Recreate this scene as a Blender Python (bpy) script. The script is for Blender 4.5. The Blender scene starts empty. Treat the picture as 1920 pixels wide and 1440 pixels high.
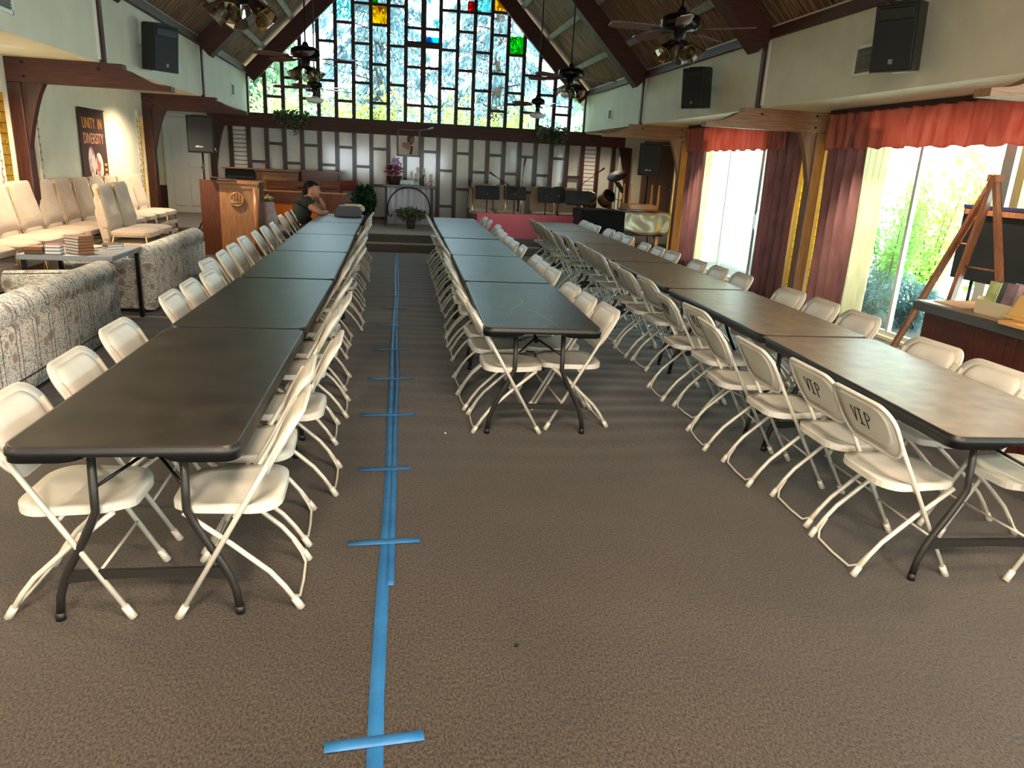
import bpy, bmesh, math, random
from mathutils import Vector, Matrix, Euler, noise
PI = math.pi
sc = bpy.context.scene
C = sc.collection
random.seed(7)
V = Vector

# ---------------------------------------------------------------- materials
def lin(c):
    if isinstance(c, (int, float)): c = (c, c, c)
    return tuple((x/12.92 if x <= .04045 else ((x+.055)/1.055)**2.4) for x in c) + (1,)
MATS = {}
def nt(name):
    m = bpy.data.materials.new(name); m.use_nodes = True
    t = m.node_tree; b = t.nodes['Principled BSDF']
    return m, t, b
def lk(t, a, b): t.links.new(a, b)
def mat(name, col, rough=.5, metal=0, col2=None, scale=20, detail=4, bump=0, bscale=None, coat=0, spec=.5,
        stretch=None, trans=0, sheen=0, lo=.35, hi=.65, emis=None, estr=0, alpha=None):
    if name in MATS: return MATS[name]
    m, t, b = nt(name)
    b.inputs['Base Color'].default_value = lin(col)
    b.inputs['Roughness'].default_value = rough
    b.inputs['Metallic'].default_value = metal
    b.inputs['Coat Weight'].default_value = coat
    b.inputs['Coat Roughness'].default_value = .08
    b.inputs['Specular IOR Level'].default_value = spec
    b.inputs['Transmission Weight'].default_value = trans
    b.inputs['Sheen Weight'].default_value = sheen
    if emis is not None:
        b.inputs['Emission Color'].default_value = lin(emis); b.inputs['Emission Strength'].default_value = estr
    if col2 is not None or bump:
        tc = t.nodes.new('ShaderNodeTexCoord'); mp = t.nodes.new('ShaderNodeMapping')
        lk(t, tc.outputs['Object'], mp.inputs[0])
        if stretch: mp.inputs['Scale'].default_value = stretch
        n = t.nodes.new('ShaderNodeTexNoise'); n.inputs['Scale'].default_value = scale; n.inputs['Detail'].default_value = detail
        lk(t, mp.outputs[0], n.inputs['Vector'])
        if col2 is not None:
            r = t.nodes.new('ShaderNodeValToRGB'); r.color_ramp.elements[0].position = lo; r.color_ramp.elements[1].position = hi
            r.color_ramp.elements[0].color = lin(col); r.color_ramp.elements[1].color = lin(col2)
            lk(t, n.outputs['Fac'], r.inputs[0]); lk(t, r.outputs[0], b.inputs['Base Color'])
        if bump:
            n2 = n
            if bscale:
                n2 = t.nodes.new('ShaderNodeTexNoise'); n2.inputs['Scale'].default_value = bscale; n2.inputs['Detail'].default_value = 3
                lk(t, mp.outputs[0], n2.inputs['Vector'])
            bp = t.nodes.new('ShaderNodeBump'); bp.inputs['Strength'].default_value = bump; bp.inputs['Distance'].default_value = .01
            lk(t, n2.outputs['Fac'], bp.inputs['Height']); lk(t, bp.outputs[0], b.inputs['Normal'])
    MATS[name] = m
    return m
def wood(name, a, b_, rough=.45, axis=2, scale=6, coat=.15):
    s = [9, 9, 9]; s[axis] = .7
    return mat(name, a, rough, col2=b_, scale=scale, stretch=tuple(s), detail=6, bump=.12, coat=coat)
def translucent(name, col, col2=None, fac=.5, rough=.8, alpha=0, scale=14):
    m, t, b = nt(name)
    b.inputs['Base Color'].default_value = lin(col); b.inputs['Roughness'].default_value = rough; b.inputs['Specular IOR Level'].default_value = .15
    tr = t.nodes.new('ShaderNodeBsdfTranslucent'); tr.inputs[0].default_value = lin(col)
    if col2 is not None:
        tc = t.nodes.new('ShaderNodeTexCoord'); mp = t.nodes.new('ShaderNodeMapping'); mp.inputs['Scale'].default_value = (1, 1, .25)
        n = t.nodes.new('ShaderNodeTexNoise'); n.inputs['Scale'].default_value = scale; n.inputs['Detail'].default_value = 5
        r = t.nodes.new('ShaderNodeValToRGB'); r.color_ramp.elements[0].position = .35; r.color_ramp.elements[1].position = .65
        r.color_ramp.elements[0].color = lin(col); r.color_ramp.elements[1].color = lin(col2)
        lk(t, tc.outputs['Object'], mp.inputs[0]); lk(t, mp.outputs[0], n.inputs['Vector']); lk(t, n.outputs['Fac'], r.inputs[0])
        lk(t, r.outputs[0], b.inputs['Base Color']); lk(t, r.outputs[0], tr.inputs[0])
    mx = t.nodes.new('ShaderNodeMixShader'); mx.inputs[0].default_value = fac
    lk(t, b.outputs[0], mx.inputs[1]); lk(t, tr.outputs[0], mx.inputs[2])
    out = t.nodes['Material Output']; last = mx
    if alpha:
        tp = t.nodes.new('ShaderNodeBsdfTransparent'); m2 = t.nodes.new('ShaderNodeMixShader'); m2.inputs[0].default_value = alpha
        lk(t, mx.outputs[0], m2.inputs[1]); lk(t, tp.outputs[0], m2.inputs[2]); last = m2
    lk(t, last.outputs[0], out.inputs[0]); MATS[name] = m
    return m
def glass(name, tint, gloss=.08, rough=.0, bump=0, bscale=20):
    m, t, b = nt(name); t.nodes.remove(b)
    tp = t.nodes.new('ShaderNodeBsdfTransparent'); tp.inputs[0].default_value = lin(tint)
    gl = t.nodes.new('ShaderNodeBsdfGlossy'); gl.inputs['Roughness'].default_value = rough
    mx = t.nodes.new('ShaderNodeMixShader'); mx.inputs[0].default_value = gloss
    lk(t, tp.outputs[0], mx.inputs[1]); lk(t, gl.outputs[0], mx.inputs[2]); lk(t, mx.outputs[0], t.nodes['Material Output'].inputs[0])
    if bump:
        n = t.nodes.new('ShaderNodeTexNoise'); n.inputs['Scale'].default_value = bscale
        bp = t.nodes.new('ShaderNodeBump'); bp.inputs['Strength'].default_value = bump
        lk(t, n.outputs['Fac'], bp.inputs['Height']); lk(t, bp.outputs[0], gl.inputs['Normal'])
    MATS[name] = m
    return m

def floor_mat():
    m, t, b = nt('carpet_brown')
    tc = t.nodes.new('ShaderNodeTexCoord')
    n1 = t.nodes.new('ShaderNodeTexNoise'); n1.inputs['Scale'].default_value = 1.3; n1.inputs['Detail'].default_value = 5
    n2 = t.nodes.new('ShaderNodeTexNoise'); n2.inputs['Scale'].default_value = 135; n2.inputs['Detail'].default_value = 5; n2.inputs['Roughness'].default_value = .75
    mp = t.nodes.new('ShaderNodeMapping'); mp.inputs['Scale'].default_value = (1, .55, 1)
    lk(t, tc.outputs['Object'], n1.inputs['Vector']); lk(t, tc.outputs['Object'], mp.inputs[0]); lk(t, mp.outputs[0], n2.inputs['Vector'])
    r2 = t.nodes.new('ShaderNodeValToRGB'); r2.color_ramp.elements[0].position = .38; r2.color_ramp.elements[1].position = .62
    r2.color_ramp.elements[0].color = lin((.05, .043, .037)); r2.color_ramp.elements[1].color = lin((.335, .288, .25))
    lk(t, n2.outputs['Fac'], r2.inputs[0])
    r1 = t.nodes.new('ShaderNodeValToRGB'); r1.color_ramp.elements[0].position = .3; r1.color_ramp.elements[1].position = .7
    r1.color_ramp.elements[0].color = (.8, .8, .8, 1); r1.color_ramp.elements[1].color = (1.12, 1.1, 1.07, 1)
    lk(t, n1.outputs['Fac'], r1.inputs[0])
    mx = t.nodes.new('ShaderNodeMix'); mx.data_type = 'RGBA'; mx.blend_type = 'MULTIPLY'; mx.inputs[0].default_value = 1
    lk(t, r2.outputs[0], mx.inputs[6]); lk(t, r1.outputs[0], mx.inputs[7]); lk(t, mx.outputs[2], b.inputs['Base Color'])
    b.inputs['Roughness'].default_value = .85; b.inputs['Specular IOR Level'].default_value = .35
    b.inputs['Sheen Weight'].default_value = .3; b.inputs['Sheen Roughness'].default_value = .35
    bp = t.nodes.new('ShaderNodeBump'); bp.inputs['Strength'].default_value = .7; bp.inputs['Distance'].default_value = .005
    lk(t, n2.outputs['Fac'], bp.inputs['Height']); lk(t, bp.outputs[0], b.inputs['Normal'])
    return m
def floral_mat():
    m, t, b = nt('floral_fabric')
    tc = t.nodes.new('ShaderNodeTexCoord'); sep = t.nodes.new('ShaderNodeSeparateXYZ'); lk(t, tc.outputs['Object'], sep.inputs[0])
    # narrow double stripes along the sofa length (y)
    md = t.nodes.new('ShaderNodeMath'); md.operation = 'PINGPONG'; md.inputs[1].default_value = .125; lk(t, sep.outputs['Y'], md.inputs[0])
    r = t.nodes.new('ShaderNodeValToRGB'); r.color_ramp.interpolation = 'CONSTANT'
    e = r.color_ramp.elements; e[0].color = (0, 0, 0, 1); e[0].position = 0; e[1].position = .018; e[1].color = (0, 0, 0, 1)
    for p, c in ((.021, 1), (.029, 0)):
        x = e.new(p); x.color = (c, c, c, 1)
    lk(t, md.outputs[0], r.inputs[0])
    n = t.nodes.new('ShaderNodeTexNoise'); n.inputs['Scale'].default_value = 38; n.inputs['Detail'].default_value = 4; n.inputs['Distortion'].default_value = 2.2
    lk(t, tc.outputs['Object'], n.inputs['Vector'])
    rn = t.nodes.new('ShaderNodeValToRGB'); rn.color_ramp.elements[0].position = .5; rn.color_ramp.elements[1].position = .56
    lk(t, n.outputs['Fac'], rn.inputs[0])
    v = t.nodes.new('ShaderNodeTexVoronoi'); v.inputs['Scale'].default_value = 7; lk(t, tc.outputs['Object'], v.inputs['Vector'])
    rv = t.nodes.new('ShaderNodeValToRGB'); rv.color_ramp.elements[0].position = .2; rv.color_ramp.elements[1].position = .3
    rv.color_ramp.elements[0].color = (1, 1, 1, 1); rv.color_ramp.elements[1].color = (0, 0, 0, 1)
    lk(t, v.outputs['Distance'], rv.inputs[0])
    def mix(a, bb, f, av=None, bv=None):
        x = t.nodes.new('ShaderNodeMix'); x.data_type = 'RGBA'
        lk(t, f, x.inputs[0])
        if a is not None: lk(t, a, x.inputs[6])
        else: x.inputs[6].default_value = av
        if bb is not None: lk(t, bb, x.inputs[7])
        else: x.inputs[7].default_value = bv
        return x.outputs[2]
    c1 = mix(None, None, rv.outputs[0], lin((.88, .87, .84)), lin((.68, .58, .54)))
    c2 = mix(c1, None, rn.outputs[0], None, lin((.52, .53, .53)))
    c3 = mix(c2, None, r.outputs[0], None, lin((.2, .2, .25)))
    lk(t, c3, b.inputs['Base Color']); b.inputs['Roughness'].default_value = .85
    MATS['floral'] = m
    return m
def plank_mat():
    m, t, b = nt('ceiling_planks')
    tc = t.nodes.new('ShaderNodeTexCoord'); sep = t.nodes.new('ShaderNodeSeparateXYZ'); lk(t, tc.outputs['Object'], sep.inputs[0])
    md = t.nodes.new('ShaderNodeMath'); md.operation = 'PINGPONG'; md.inputs[1].default_value = .07; lk(t, sep.outputs['Y'], md.inputs[0])
    lt = t.nodes.new('ShaderNodeMath'); lt.operation = 'LESS_THAN'; lt.inputs[1].default_value = .005; lk(t, md.outputs[0], lt.inputs[0])
    mp = t.nodes.new('ShaderNodeMapping'); mp.inputs['Scale'].default_value = (1.2, 16, 1.2); lk(t, tc.outputs['Object'], mp.inputs[0])
    n = t.nodes.new('ShaderNodeTexNoise'); n.inputs['Scale'].default_value = 2; n.inputs['Detail'].default_value = 6; lk(t, mp.outputs[0], n.inputs['Vector'])
    r = t.nodes.new('ShaderNodeValToRGB'); r.color_ramp.elements[0].position = .35; r.color_ramp.elements[1].position = .7
    r.color_ramp.elements[0].color = lin((.36, .24, .17)); r.color_ramp.elements[1].color = lin((.66, .53, .43)); lk(t, n.outputs['Fac'], r.inputs[0])
    x = t.nodes.new('ShaderNodeMix'); x.data_type = 'RGBA'; lk(t, lt.outputs[0], x.inputs[0]); lk(t, r.outputs[0], x.inputs[6]); x.inputs[7].default_value = lin((.08, .05, .04))
    lk(t, x.outputs[2], b.inputs['Base Color']); b.inputs['Roughness'].default_value = .8; b.inputs['Specular IOR Level'].default_value = .15
    return m
def zigzag_mat():
    m, t, b = nt('pink_panel_fabric')
    tc = t.nodes.new('ShaderNodeTexCoord'); sep = t.nodes.new('ShaderNodeSeparateXYZ'); lk(t, tc.outputs['Object'], sep.inputs[0])
    pp = t.nodes.new('ShaderNodeMath'); pp.operation = 'PINGPONG'; pp.inputs[1].default_value = .05; lk(t, sep.outputs['X'], pp.inputs[0])
    ad = t.nodes.new('ShaderNodeMath'); ad.operation = 'ADD'; lk(t, pp.outputs[0], ad.inputs[0]); lk(t, sep.outputs['Z'], ad.inputs[1])
    p2 = t.nodes.new('ShaderNodeMath'); p2.operation = 'PINGPONG'; p2.inputs[1].default_value = .025; lk(t, ad.outputs[0], p2.inputs[0])
    lt = t.nodes.new('ShaderNodeMath'); lt.operation = 'LESS_THAN'; lt.inputs[1].default_value = .009; lk(t, p2.outputs[0], lt.inputs[0])
    x = t.nodes.new('ShaderNodeMix'); x.data_type = 'RGBA'; lk(t, lt.outputs[0], x.inputs[0]); x.inputs[6].default_value = lin((.90, .46, .53)); x.inputs[7].default_value = lin((.80, .34, .42))
    lk(t, x.outputs[2], b.inputs['Base Color']); b.inputs['Roughness'].default_value = .8
    return m

# ---------------------------------------------------------------- mesh builder
class MB:
    def __init__(s): s.bm = bmesh.new(); s.mi = 0
    def _fin(s, faces):
        for f in faces: f.material_index = s.mi; f.smooth = False
    def box(s, c, d, rot=None, bev=0, seg=2):
        r = bmesh.ops.create_cube(s.bm, size=1)
        vs = r['verts']; M = Matrix.Translation(V(c)) @ (Euler(rot).to_matrix().to_4x4() if rot else Matrix()) @ Matrix.Diagonal((*d, 1))
        for v in vs: v.co = M @ v.co
        fs = list({f for v in vs for f in v.link_faces}); s._fin(fs)
        if bev:
            es = list({e for f in fs for e in f.edges})
            g = bmesh.ops.bevel(s.bm, geom=es, offset=bev, segments=seg, affect='EDGES', profile=.5)
            for f in g['faces']: f.material_index = s.mi; f.smooth = True
        return s
    def tube(s, pts, r, seg=8, cap=True, smooth=True, closed=False):
        pts = [V(p) for p in pts]; n = len(pts)
        rs = r if isinstance(r, (list, tuple)) else [r]*n
        rings = []; prev = None
        for i, p in enumerate(pts):
            if closed: d = (pts[(i+1) % n]-pts[i-1]).normalized()
            else:
                a = (pts[i]-pts[i-1]).normalized() if i > 0 else None
                b = (pts[i+1]-pts[i]).normalized() if i < n-1 else None
                d = a if b is None else b if a is None else (a+b)
                if d.length < 1e-6: d = a
                d = d.normalized()
            if prev is None:
                u = d.orthogonal().normalized()
            else:
                u = (prev-d*prev.dot(d))
                u = u.normalized() if u.length > 1e-5 else d.orthogonal().normalized()
            prev = u; w = d.cross(u)
            rings.append([s.bm.verts.new(p+(u*math.cos(2*PI*k/seg)+w*math.sin(2*PI*k/seg))*rs[i]) for k in range(seg)])
        m = n if closed else n-1
        for i in range(m):
            A = rings[i]; B = rings[(i+1) % n]
            for k in range(seg):
                f = s.bm.faces.new((A[k], A[(k+1) % seg], B[(k+1) % seg], B[k])); f.smooth = smooth; f.material_index = s.mi
        if cap and not closed:
            for R_ in (rings[0][::-1], rings[-1]):
                f = s.bm.faces.new(R_); f.material_index = s.mi
        return s
    def lathe(s, prof, c=(0, 0, 0), seg=24, M=None, smooth=True):
        M = M or Matrix.Translation(V(c)); rings = []
        for r, z in prof:
            rings.append([s.bm.verts.new(M @ V((r*math.cos(2*PI*k/seg), r*math.sin(2*PI*k/seg), z))) for k in range(seg)])
        for A, B in zip(rings, rings[1:]):
            for k in range(seg):
                f = s.bm.faces.new((A[k], A[(k+1) % seg], B[(k+1) % seg], B[k])); f.smooth = smooth; f.material_index = s.mi
        for R_, rev in ((rings[0], True), (rings[-1], False)):
            f = s.bm.faces.new(R_[::-1] if rev else R_); f.material_index = s.mi
        return s
    def prism(s, pts, vec, smooth=False):
        vec = V(vec); a = [s.bm.verts.new(V(p)) for p in pts]; b = [s.bm.verts.new(V(p)+vec) for p in pts]; n = len(a)
        fs = [s.bm.faces.new(a[::-1]), s.bm.faces.new(b)]
        for i in range(n): fs.append(s.bm.faces.new((a[i], a[(i+1) % n], b[(i+1) % n], b[i])))
        s._fin(fs)
        if smooth:
            for f in fs[2:]: f.smooth = True
        return s
    def quad(s, a, b, c, d, smooth=False):
        f = s.bm.faces.new([s.bm.verts.new(V(p)) for p in (a, b, c, d)]); f.material_index = s.mi; f.smooth = smooth
        return s
    def sph(s, c, r, seg=16, rings=10, M=None):
        g = bmesh.ops.create_uvsphere(s.bm, u_segments=seg, v_segments=rings, radius=1)
        if isinstance(r, (int, float)): r = (r, r, r)
        T = Matrix.Translation(V(c)) @ (M or Matrix()) @ Matrix.Diagonal((*r, 1))
        for v in g['verts']:
            v.co = T @ v.co
            for f in v.link_faces: f.smooth = True; f.material_index = s.mi
        return s
    def pad(s, outline, fn, thick, rings=4, rim=None):
        """cushion-like plate: outline 2D pts, fn(u,v)->Vector top, thickness along -normal given by fn2"""
        n = len(outline); cx = sum(p[0] for p in outline)/n; cy = sum(p[1] for p in outline)/n
        top = []; bot = []
        for k in range(rings+1):
            q = k/rings; rowt = []; rowb = []
            for (x, y) in outline:
                u = cx+(x-cx)*q; v = cy+(y-cy)*q
                if k == 0 and rowt: rowt.append(rowt[0]); rowb.append(rowb[0]); continue
                P, N = fn(u, v, q)
                rowt.append(s.bm.verts.new(P)); rowb.append(s.bm.verts.new(P-N*thick))
            top.append(rowt); bot.append(rowb)
        def F(vs, sm=True):
            vs2 = []
            for v in vs:
                if v not in vs2: vs2.append(v)
            if len(vs2) >= 3:
                f = s.bm.faces.new(vs2); f.smooth = sm; f.material_index = s.mi
        for k in range(rings):
            for i in range(n):
                j = (i+1) % n
                F((top[k][i], top[k+1][i], top[k+1][j], top[k][j])); F((bot[k][j], bot[k+1][j], bot[k+1][i], bot[k][i]))
        for i in range(n):
            j = (i+1) % n; F((top[-1][i], bot[-1][i], bot[-1][j], top[-1][j]), False)
        return s
    def build(s, name, m, parent=None, loc=None, rot=None):
        bmesh.ops.recalc_face_normals(s.bm, faces=s.bm.faces)
        me = bpy.data.meshes.new(name); s.bm.to_mesh(me); s.bm.free()
        for x in (m if isinstance(m, (list, tuple)) else [m]): me.materials.append(x)
        o = bpy.data.objects.new(name, me); C.objects.link(o)
        if parent: o.parent = parent
        if loc is not None: o.location = loc
        if rot is not None: o.rotation_euler = rot
        return o
def tag(o, label=None, cat=None, group=None, kind=None):
    if label: o['label'] = label
    if cat: o['category'] = cat
    if group: o['group'] = group
    if kind: o['kind'] = kind
    return o
def thing(name, label, cat, loc=(0, 0, 0), rz=0, group=None):
    o = bpy.data.objects.new(name, None); C.objects.link(o); o.location = loc; o.rotation_euler = (0, 0, rz); o.empty_display_size = .1
    return tag(o, label, cat, group)
def struct(o): o['kind'] = 'structure'; return o
KIDS = {}
def dup(root, loc, rz, label=None, group=None, rot=None):
    def cp(o, par):
        c = o.copy(); C.objects.link(c)
        if par: c.parent = par
        for ch in [x for x in bpy.data.objects if x.parent == o] if o not in KIDS else KIDS[o]: cp(ch, c)
        return c
    r = cp(root, None); r.location = loc; r.rotation_euler = rot or (0, 0, rz)
    if label: r['label'] = label
    if group: r['group'] = group
    return r
def cache(o):
    ch = [x for x in bpy.data.objects if x.parent == o]; KIDS[o] = ch
    for c in ch: cache(c)
    return o
def rrect(w, h, r, n=5, cx=0, cy=0):
    pts = []
    for (sx, sy, a0) in ((1, 1, 0), (-1, 1, PI/2), (-1, -1, PI), (1, -1, 1.5*PI)):
        for k in range(n+1):
            a = a0+PI/2*k/n
            pts.append((cx+sx*(w/2-r)+r*math.cos(a), cy+sy*(h/2-r)+r*math.sin(a)))
    return pts
def text_mesh(name, s, size, m, parent, loc, rot, depth=.002, sx=1):
    cu = bpy.data.curves.new(name, 'FONT'); cu.body = s; cu.size = size; cu.extrude = depth; cu.align_x = 'CENTER'; cu.align_y = 'CENTER'
    t = bpy.data.objects.new(name, cu); C.objects.link(t)
    dg = bpy.context.evaluated_depsgraph_get(); me = bpy.data.meshes.new_from_object(t.evaluated_get(dg))
    bpy.data.objects.remove(t); me.materials.clear(); me.materials.append(m)
    o = bpy.data.objects.new(name, me); C.objects.link(o); o.parent = parent; o.location = loc; o.rotation_euler = rot; o.scale = (sx, 1, 1)
    return o

CARPET = floor_mat(); FLORAL = floral_mat(); PLANK = plank_mat(); PINK = zigzag_mat()
WALL = mat('wall_paint', (.87, .85, .76), .7, col2=(.84, .82, .73), scale=3, bump=.15, bscale=60)
DARKWOOD = wood('dark_wood', (.22, .10, .075), (.33, .16, .115), .6, 0, coat=0)
DARKWOODV = wood('dark_wood_v', (.18, .085, .065), (.28, .13, .10), .4, 2)
HONEYV = wood('honey_wood_v', (.46, .35, .27), (.57, .44, .34), .6, 2, coat=0)
HONEY = wood('honey_wood', (.50, .36, .26), (.62, .46, .34), .55, 0, coat=0)
OAK = wood('oak_wood', (.54, .36, .22), (.68, .48, .31), .35, 2, coat=.4)
OAKD = wood('oak_dark', (.36, .19, .10), (.48, .27, .16), .35, 2, coat=.3)
PINE = wood('pine_wood', (.76, .50, .29), (.86, .63, .40), .5, 2)
BLACKP = mat('black_plastic', (.09, .09, .095), .42, bump=.08, scale=150)
TABLETOP = mat('table_black', (.165, .15, .135), .37, col2=(.235, .215, .19), scale=5, detail=8, bump=.05, bscale=220, spec=.6)
TABLEBRN = mat('table_brown', (.50, .43, .36), .36, col2=(.60, .52, .43), scale=9, detail=6, bump=.05, bscale=200, spec=.6)
LEGMET = mat('leg_grey_metal', (.21, .20, .19), .38, .5)
CHAIRW = mat('chair_white_plastic', (.88, .86, .82), .38, col2=(.84, .82, .77), scale=7, detail=5, spec=.5)
CHAIRM = mat('chair_cream_metal', (.86, .83, .77), .3, .15)
BLACKM = mat('black_metal', (.07, .07, .075), .35, .4)
CHROME = mat('chrome', (.75, .75, .76), .2, 1)
BRASS = mat('antique_brass', (.45, .36, .24), .25, 1)
BRONZE = mat('dark_bronze', (.12, .11, .11), .3, .7)
SPKR = mat('speaker_black', (.075, .08, .10), .55, bump=.3, scale=260)
WHITE = mat('white_paint', (.88, .88, .86), .5)
PAPER = mat('paper_white', (.92, .92, .90), .8)
BEIGE = mat('beige_fabric', (.66, .585, .505), .9, col2=(.72, .645, .565), scale=60, detail=3, sheen=.3)
CREAMF = mat('cream_frame', (.62, .52, .38), .35, .4)
CLEAR = glass('window_glass', (.93, .98, .97), .06)
MUNT = mat('muntin_brown', (.20, .11, .09), .5)
WORLD, SUN, EXPO = 3.4, 5.5, 2.0
CAMP = (1372.417, .175213, .289867, .052029, 1.7018)
# ---------------------------------------------------------------- setting
XL, XR, OL, OR, YB, YF = -3.1, 4.65, -4.05, 5.6, 18.15, -4.0
ZS, ZW = 2.55, 3.40
POSTS = (-4.5+.0, .1, 4.7, 9.3, 13.9)
RX = (XL+XR)/2; RZ = ZW+(RX-XL)
RL, RR, YR = -5.1, 7.0, 14.35
STZ = .31

def rip(x, y):
    a = min(1, max(0, (y-3.6)/1.6))*min(1, max(0, (14-y)/1.0))
    w = .35+.65*min(1, max(0, (x-.2)/1.2))
    ph = y*24+1.6*noise.noise(V((x*.7, y*.9, 0)))*3.2+x*1.9
    return .0085*a*w*(math.sin(ph)*.6+.9*noise.noise(V((x*.8, y*4.2, 3)))-.4)
def build_floor():
    bm = bmesh.new(); xs = [-4.2, -3]+[-2.6+.18*i for i in range(46)]+[6, 7.2]; ys = [-4.2, -1, 1.5, 2.6]+[3.3+.055*i for i in range(196)]+[15, 18.4]
    g = [[bm.verts.new((x, y, rip(x, y))) for x in xs] for y in ys]
    for j in range(len(ys)-1):
        for i in range(len(xs)-1):
            f = bm.faces.new((g[j][i], g[j][i+1], g[j+1][i+1], g[j+1][i])); f.smooth = True
    b = MB(); b.bm.free(); b.bm = bm
    return struct(b.build('floor', CARPET))
build_floor()
mb = MB(); mb.box((1, -.0, -.06), (14, 46, .1)); struct(mb.build('ground', mat('patio_concrete', (.80, .79, .76), .8, col2=(.70, .69, .66), scale=2), loc=(0, 8, -.06)))

# platform with two rounded steps
CARP2 = mat('carpet_step', (.30, .265, .245), .95, col2=(.42, .375, .345), scale=120, sheen=.3)
b = MB()
b.box(((RL+RR)/2, (14.62+YB)/2, STZ/2), (RR-RL-.02, YB-14.62, STZ-.001))
b.tube([(RL+.02, 14.62, STZ-.035), (RR-.02, 14.62, STZ-.035)], .035, 10)
o = struct(b.build('floor_platform', CARP2))
b = MB(); b.box((1.6, 14.46, .0775), (6.3, .34, .155), bev=.03, seg=3); b.box((.165, 14.29, .085), (.012, .01, .1)); struct(b.build('floor_step', CARP2))

def wallseg(b, x0, x1, y, z0, z1): pass
AMB_Z = (.1, 2.18)
def outer_wall(x, sgn, openings, y0, y1, name):
    """vertical wall at x running along y with openings [(ya,yb,za,zb)]"""
    b = MB(); t = .16; cx = x+sgn*t/2
    ops = sorted(openings); cur = y0
    for (a, c, za, zb) in ops:
        if a > cur: b.box((cx, (cur+a)/2, 1.34), (t, a-cur, 2.68))
        if za > 0: b.box((cx, (a+c)/2, za/2), (t, c-a, za))
        b.box((cx, (a+c)/2, (zb+2.68)/2), (t, c-a, 2.68-zb)); cur = c
    if cur < y1: b.box((cx, (cur+y1)/2, 1.34), (t, y1-cur, 2.68))
    return b
amb = lambda: [(p+.09 if s > 0 else p-.42, p+.42 if s > 0 else p-.09, *AMB_Z) for p in POSTS[1:] for s in (-1, 1)]
WINR = [(.75, 4.1, .04, 2.4), (5.35, 8.72, .04, 2.4), (10.25, 13.28, .04, 2.4), (-3.5, -.6, .04, 2.4)]
def side(sgn, name):
    OX = OR if sgn > 0 else OL; UX = XR if sgn > 0 else XL; RX2 = RR if sgn > 0 else RL
    b = outer_wall(OX, sgn, amb()+(WINR if sgn > 0 else []), YF, YR, name)
    # return wall, recess wall, soffit, upper wall
    b.box(((OX+RX2)/2, YR+.04, 1.34), (abs(RX2-OX), .08, 2.68))
    b.box((RX2+sgn*.08, (YR+YB)/2, 1.34), (.16, YB-YR, 2.68))
    b.box(((UX+RX2)/2+sgn*.02, (YF+YB)/2, ZS+.06), (abs(RX2-UX)-.02, YB-YF, .12))
    b.box((UX+sgn*.06, (YF+YB)/2, (ZS+ZW+.1)/2), (.12, YB-YF, ZW+.1-ZS))
    return struct(b.build(name, WALL))
side(-1, 'wall_left'); side(1, 'wall_right')
# back wall: closed parts behind the side aisles, and front wall behind the camera
b = MB()
b.box(((RL-3.93)/2-.0, YB+.08, 1.34), (abs(RL+3.93), .16, 2.68)); b.box(((5.62+RR)/2, YB+.08, 1.34), (RR-5.62, .16, 2.68))
b.box((-3.52, YB+.12, 2.6), (.85, .2, .2)); b.box((5.13, YB+.12, 2.6), (.97, .2, .2))
struct(b.build('wall_back', WALL))
b = MB()
for x0, x1 in ((OL, -3.2), (-.6, .4), (3.0, 5.6)): b.box(((x0+x1)/2, YF-.08, 1.34), (x1-x0, .16, 2.68))
for x0, x1 in ((-3.2, -.6), (.4, 3.0)): b.box(((x0+x1)/2, YF-.08, .45), (x1-x0, .16, .9)); b.box(((x0+x1)/2, YF-.08, 2.44), (x1-x0, .16, .48))
b.prism([(XL-.2, YF, 2.6), (XR+.2, YF, 2.6), (XR+.2, YF, ZW), (RX, YF, RZ), (XL-.2, YF, ZW)], (0, -.16, 0))
struct(b.build('wall_front', WALL))
for k, (x0, x1) in enumerate(((-3.2, -.6), (.4, 3.0))):
    b = MB()
    for x in (x0+.03, (x0+x1)/2, x1-.03): b.box((x, YF-.06, 1.55), (.06, .06, 1.3))
    b.box(((x0+x1)/2, YF-.06, .93), (x1-x0, .06, .06)); b.box(((x0+x1)/2, YF-.06, 2.17), (x1-x0, .06, .06))
    o = struct(b.build('window_%d' % (6+k), WHITE))
# roof
b = MB(); L = (RX-XL+.25)*math.sqrt(2)
for s in (-1, 1):
    cx = RX+s*((RX-XL)+.25)/2; cz = RZ-((RX-XL)+.25)/2+.14
    b.box((cx, (YF+19.6)/2-.2, cz+.05), (L+.2, 19.6-YF+.6, .06), rot=(0, s*PI/4, 0))
b.box((RX, 7.6, RZ+.22), (.7, 24, .1))
CEIL = struct(b.build('ceiling', PLANK))
PURL = mat('purlin_grey', (.56, .55, .52), .85, col2=(.66, .65, .62), scale=8)
b = MB()
for s in (-1, 1):
    for k in range(6):
        x = (XL if s < 0 else XR)-s*(.42+.62*k); z = ZW+.42+.62*k
        b.box((x-s*.0, 7.6, z-.0+.075), (.1, 23.6, .07), rot=(0, s*PI/4, 0))
struct(b.build('purlins', PURL, CEIL))
n = 0
for y in POSTS[1:]+(18.02,):
    for s in (-1, 1):
        b = MB(); Lr = (RX-XL)*math.sqrt(2)
        cx = RX+s*(RX-XL)/2; cz = RZ-(RX-XL)/2
        off = .13
        b.box((cx-s*off*.707, y, cz-off*.707), (Lr+.05, .27 if y < 18 else .12, .32), rot=(0, s*PI/4, 0), bev=.008)
        n += 1; struct(b.build('trim_%d' % n, DARKWOOD))
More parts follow.
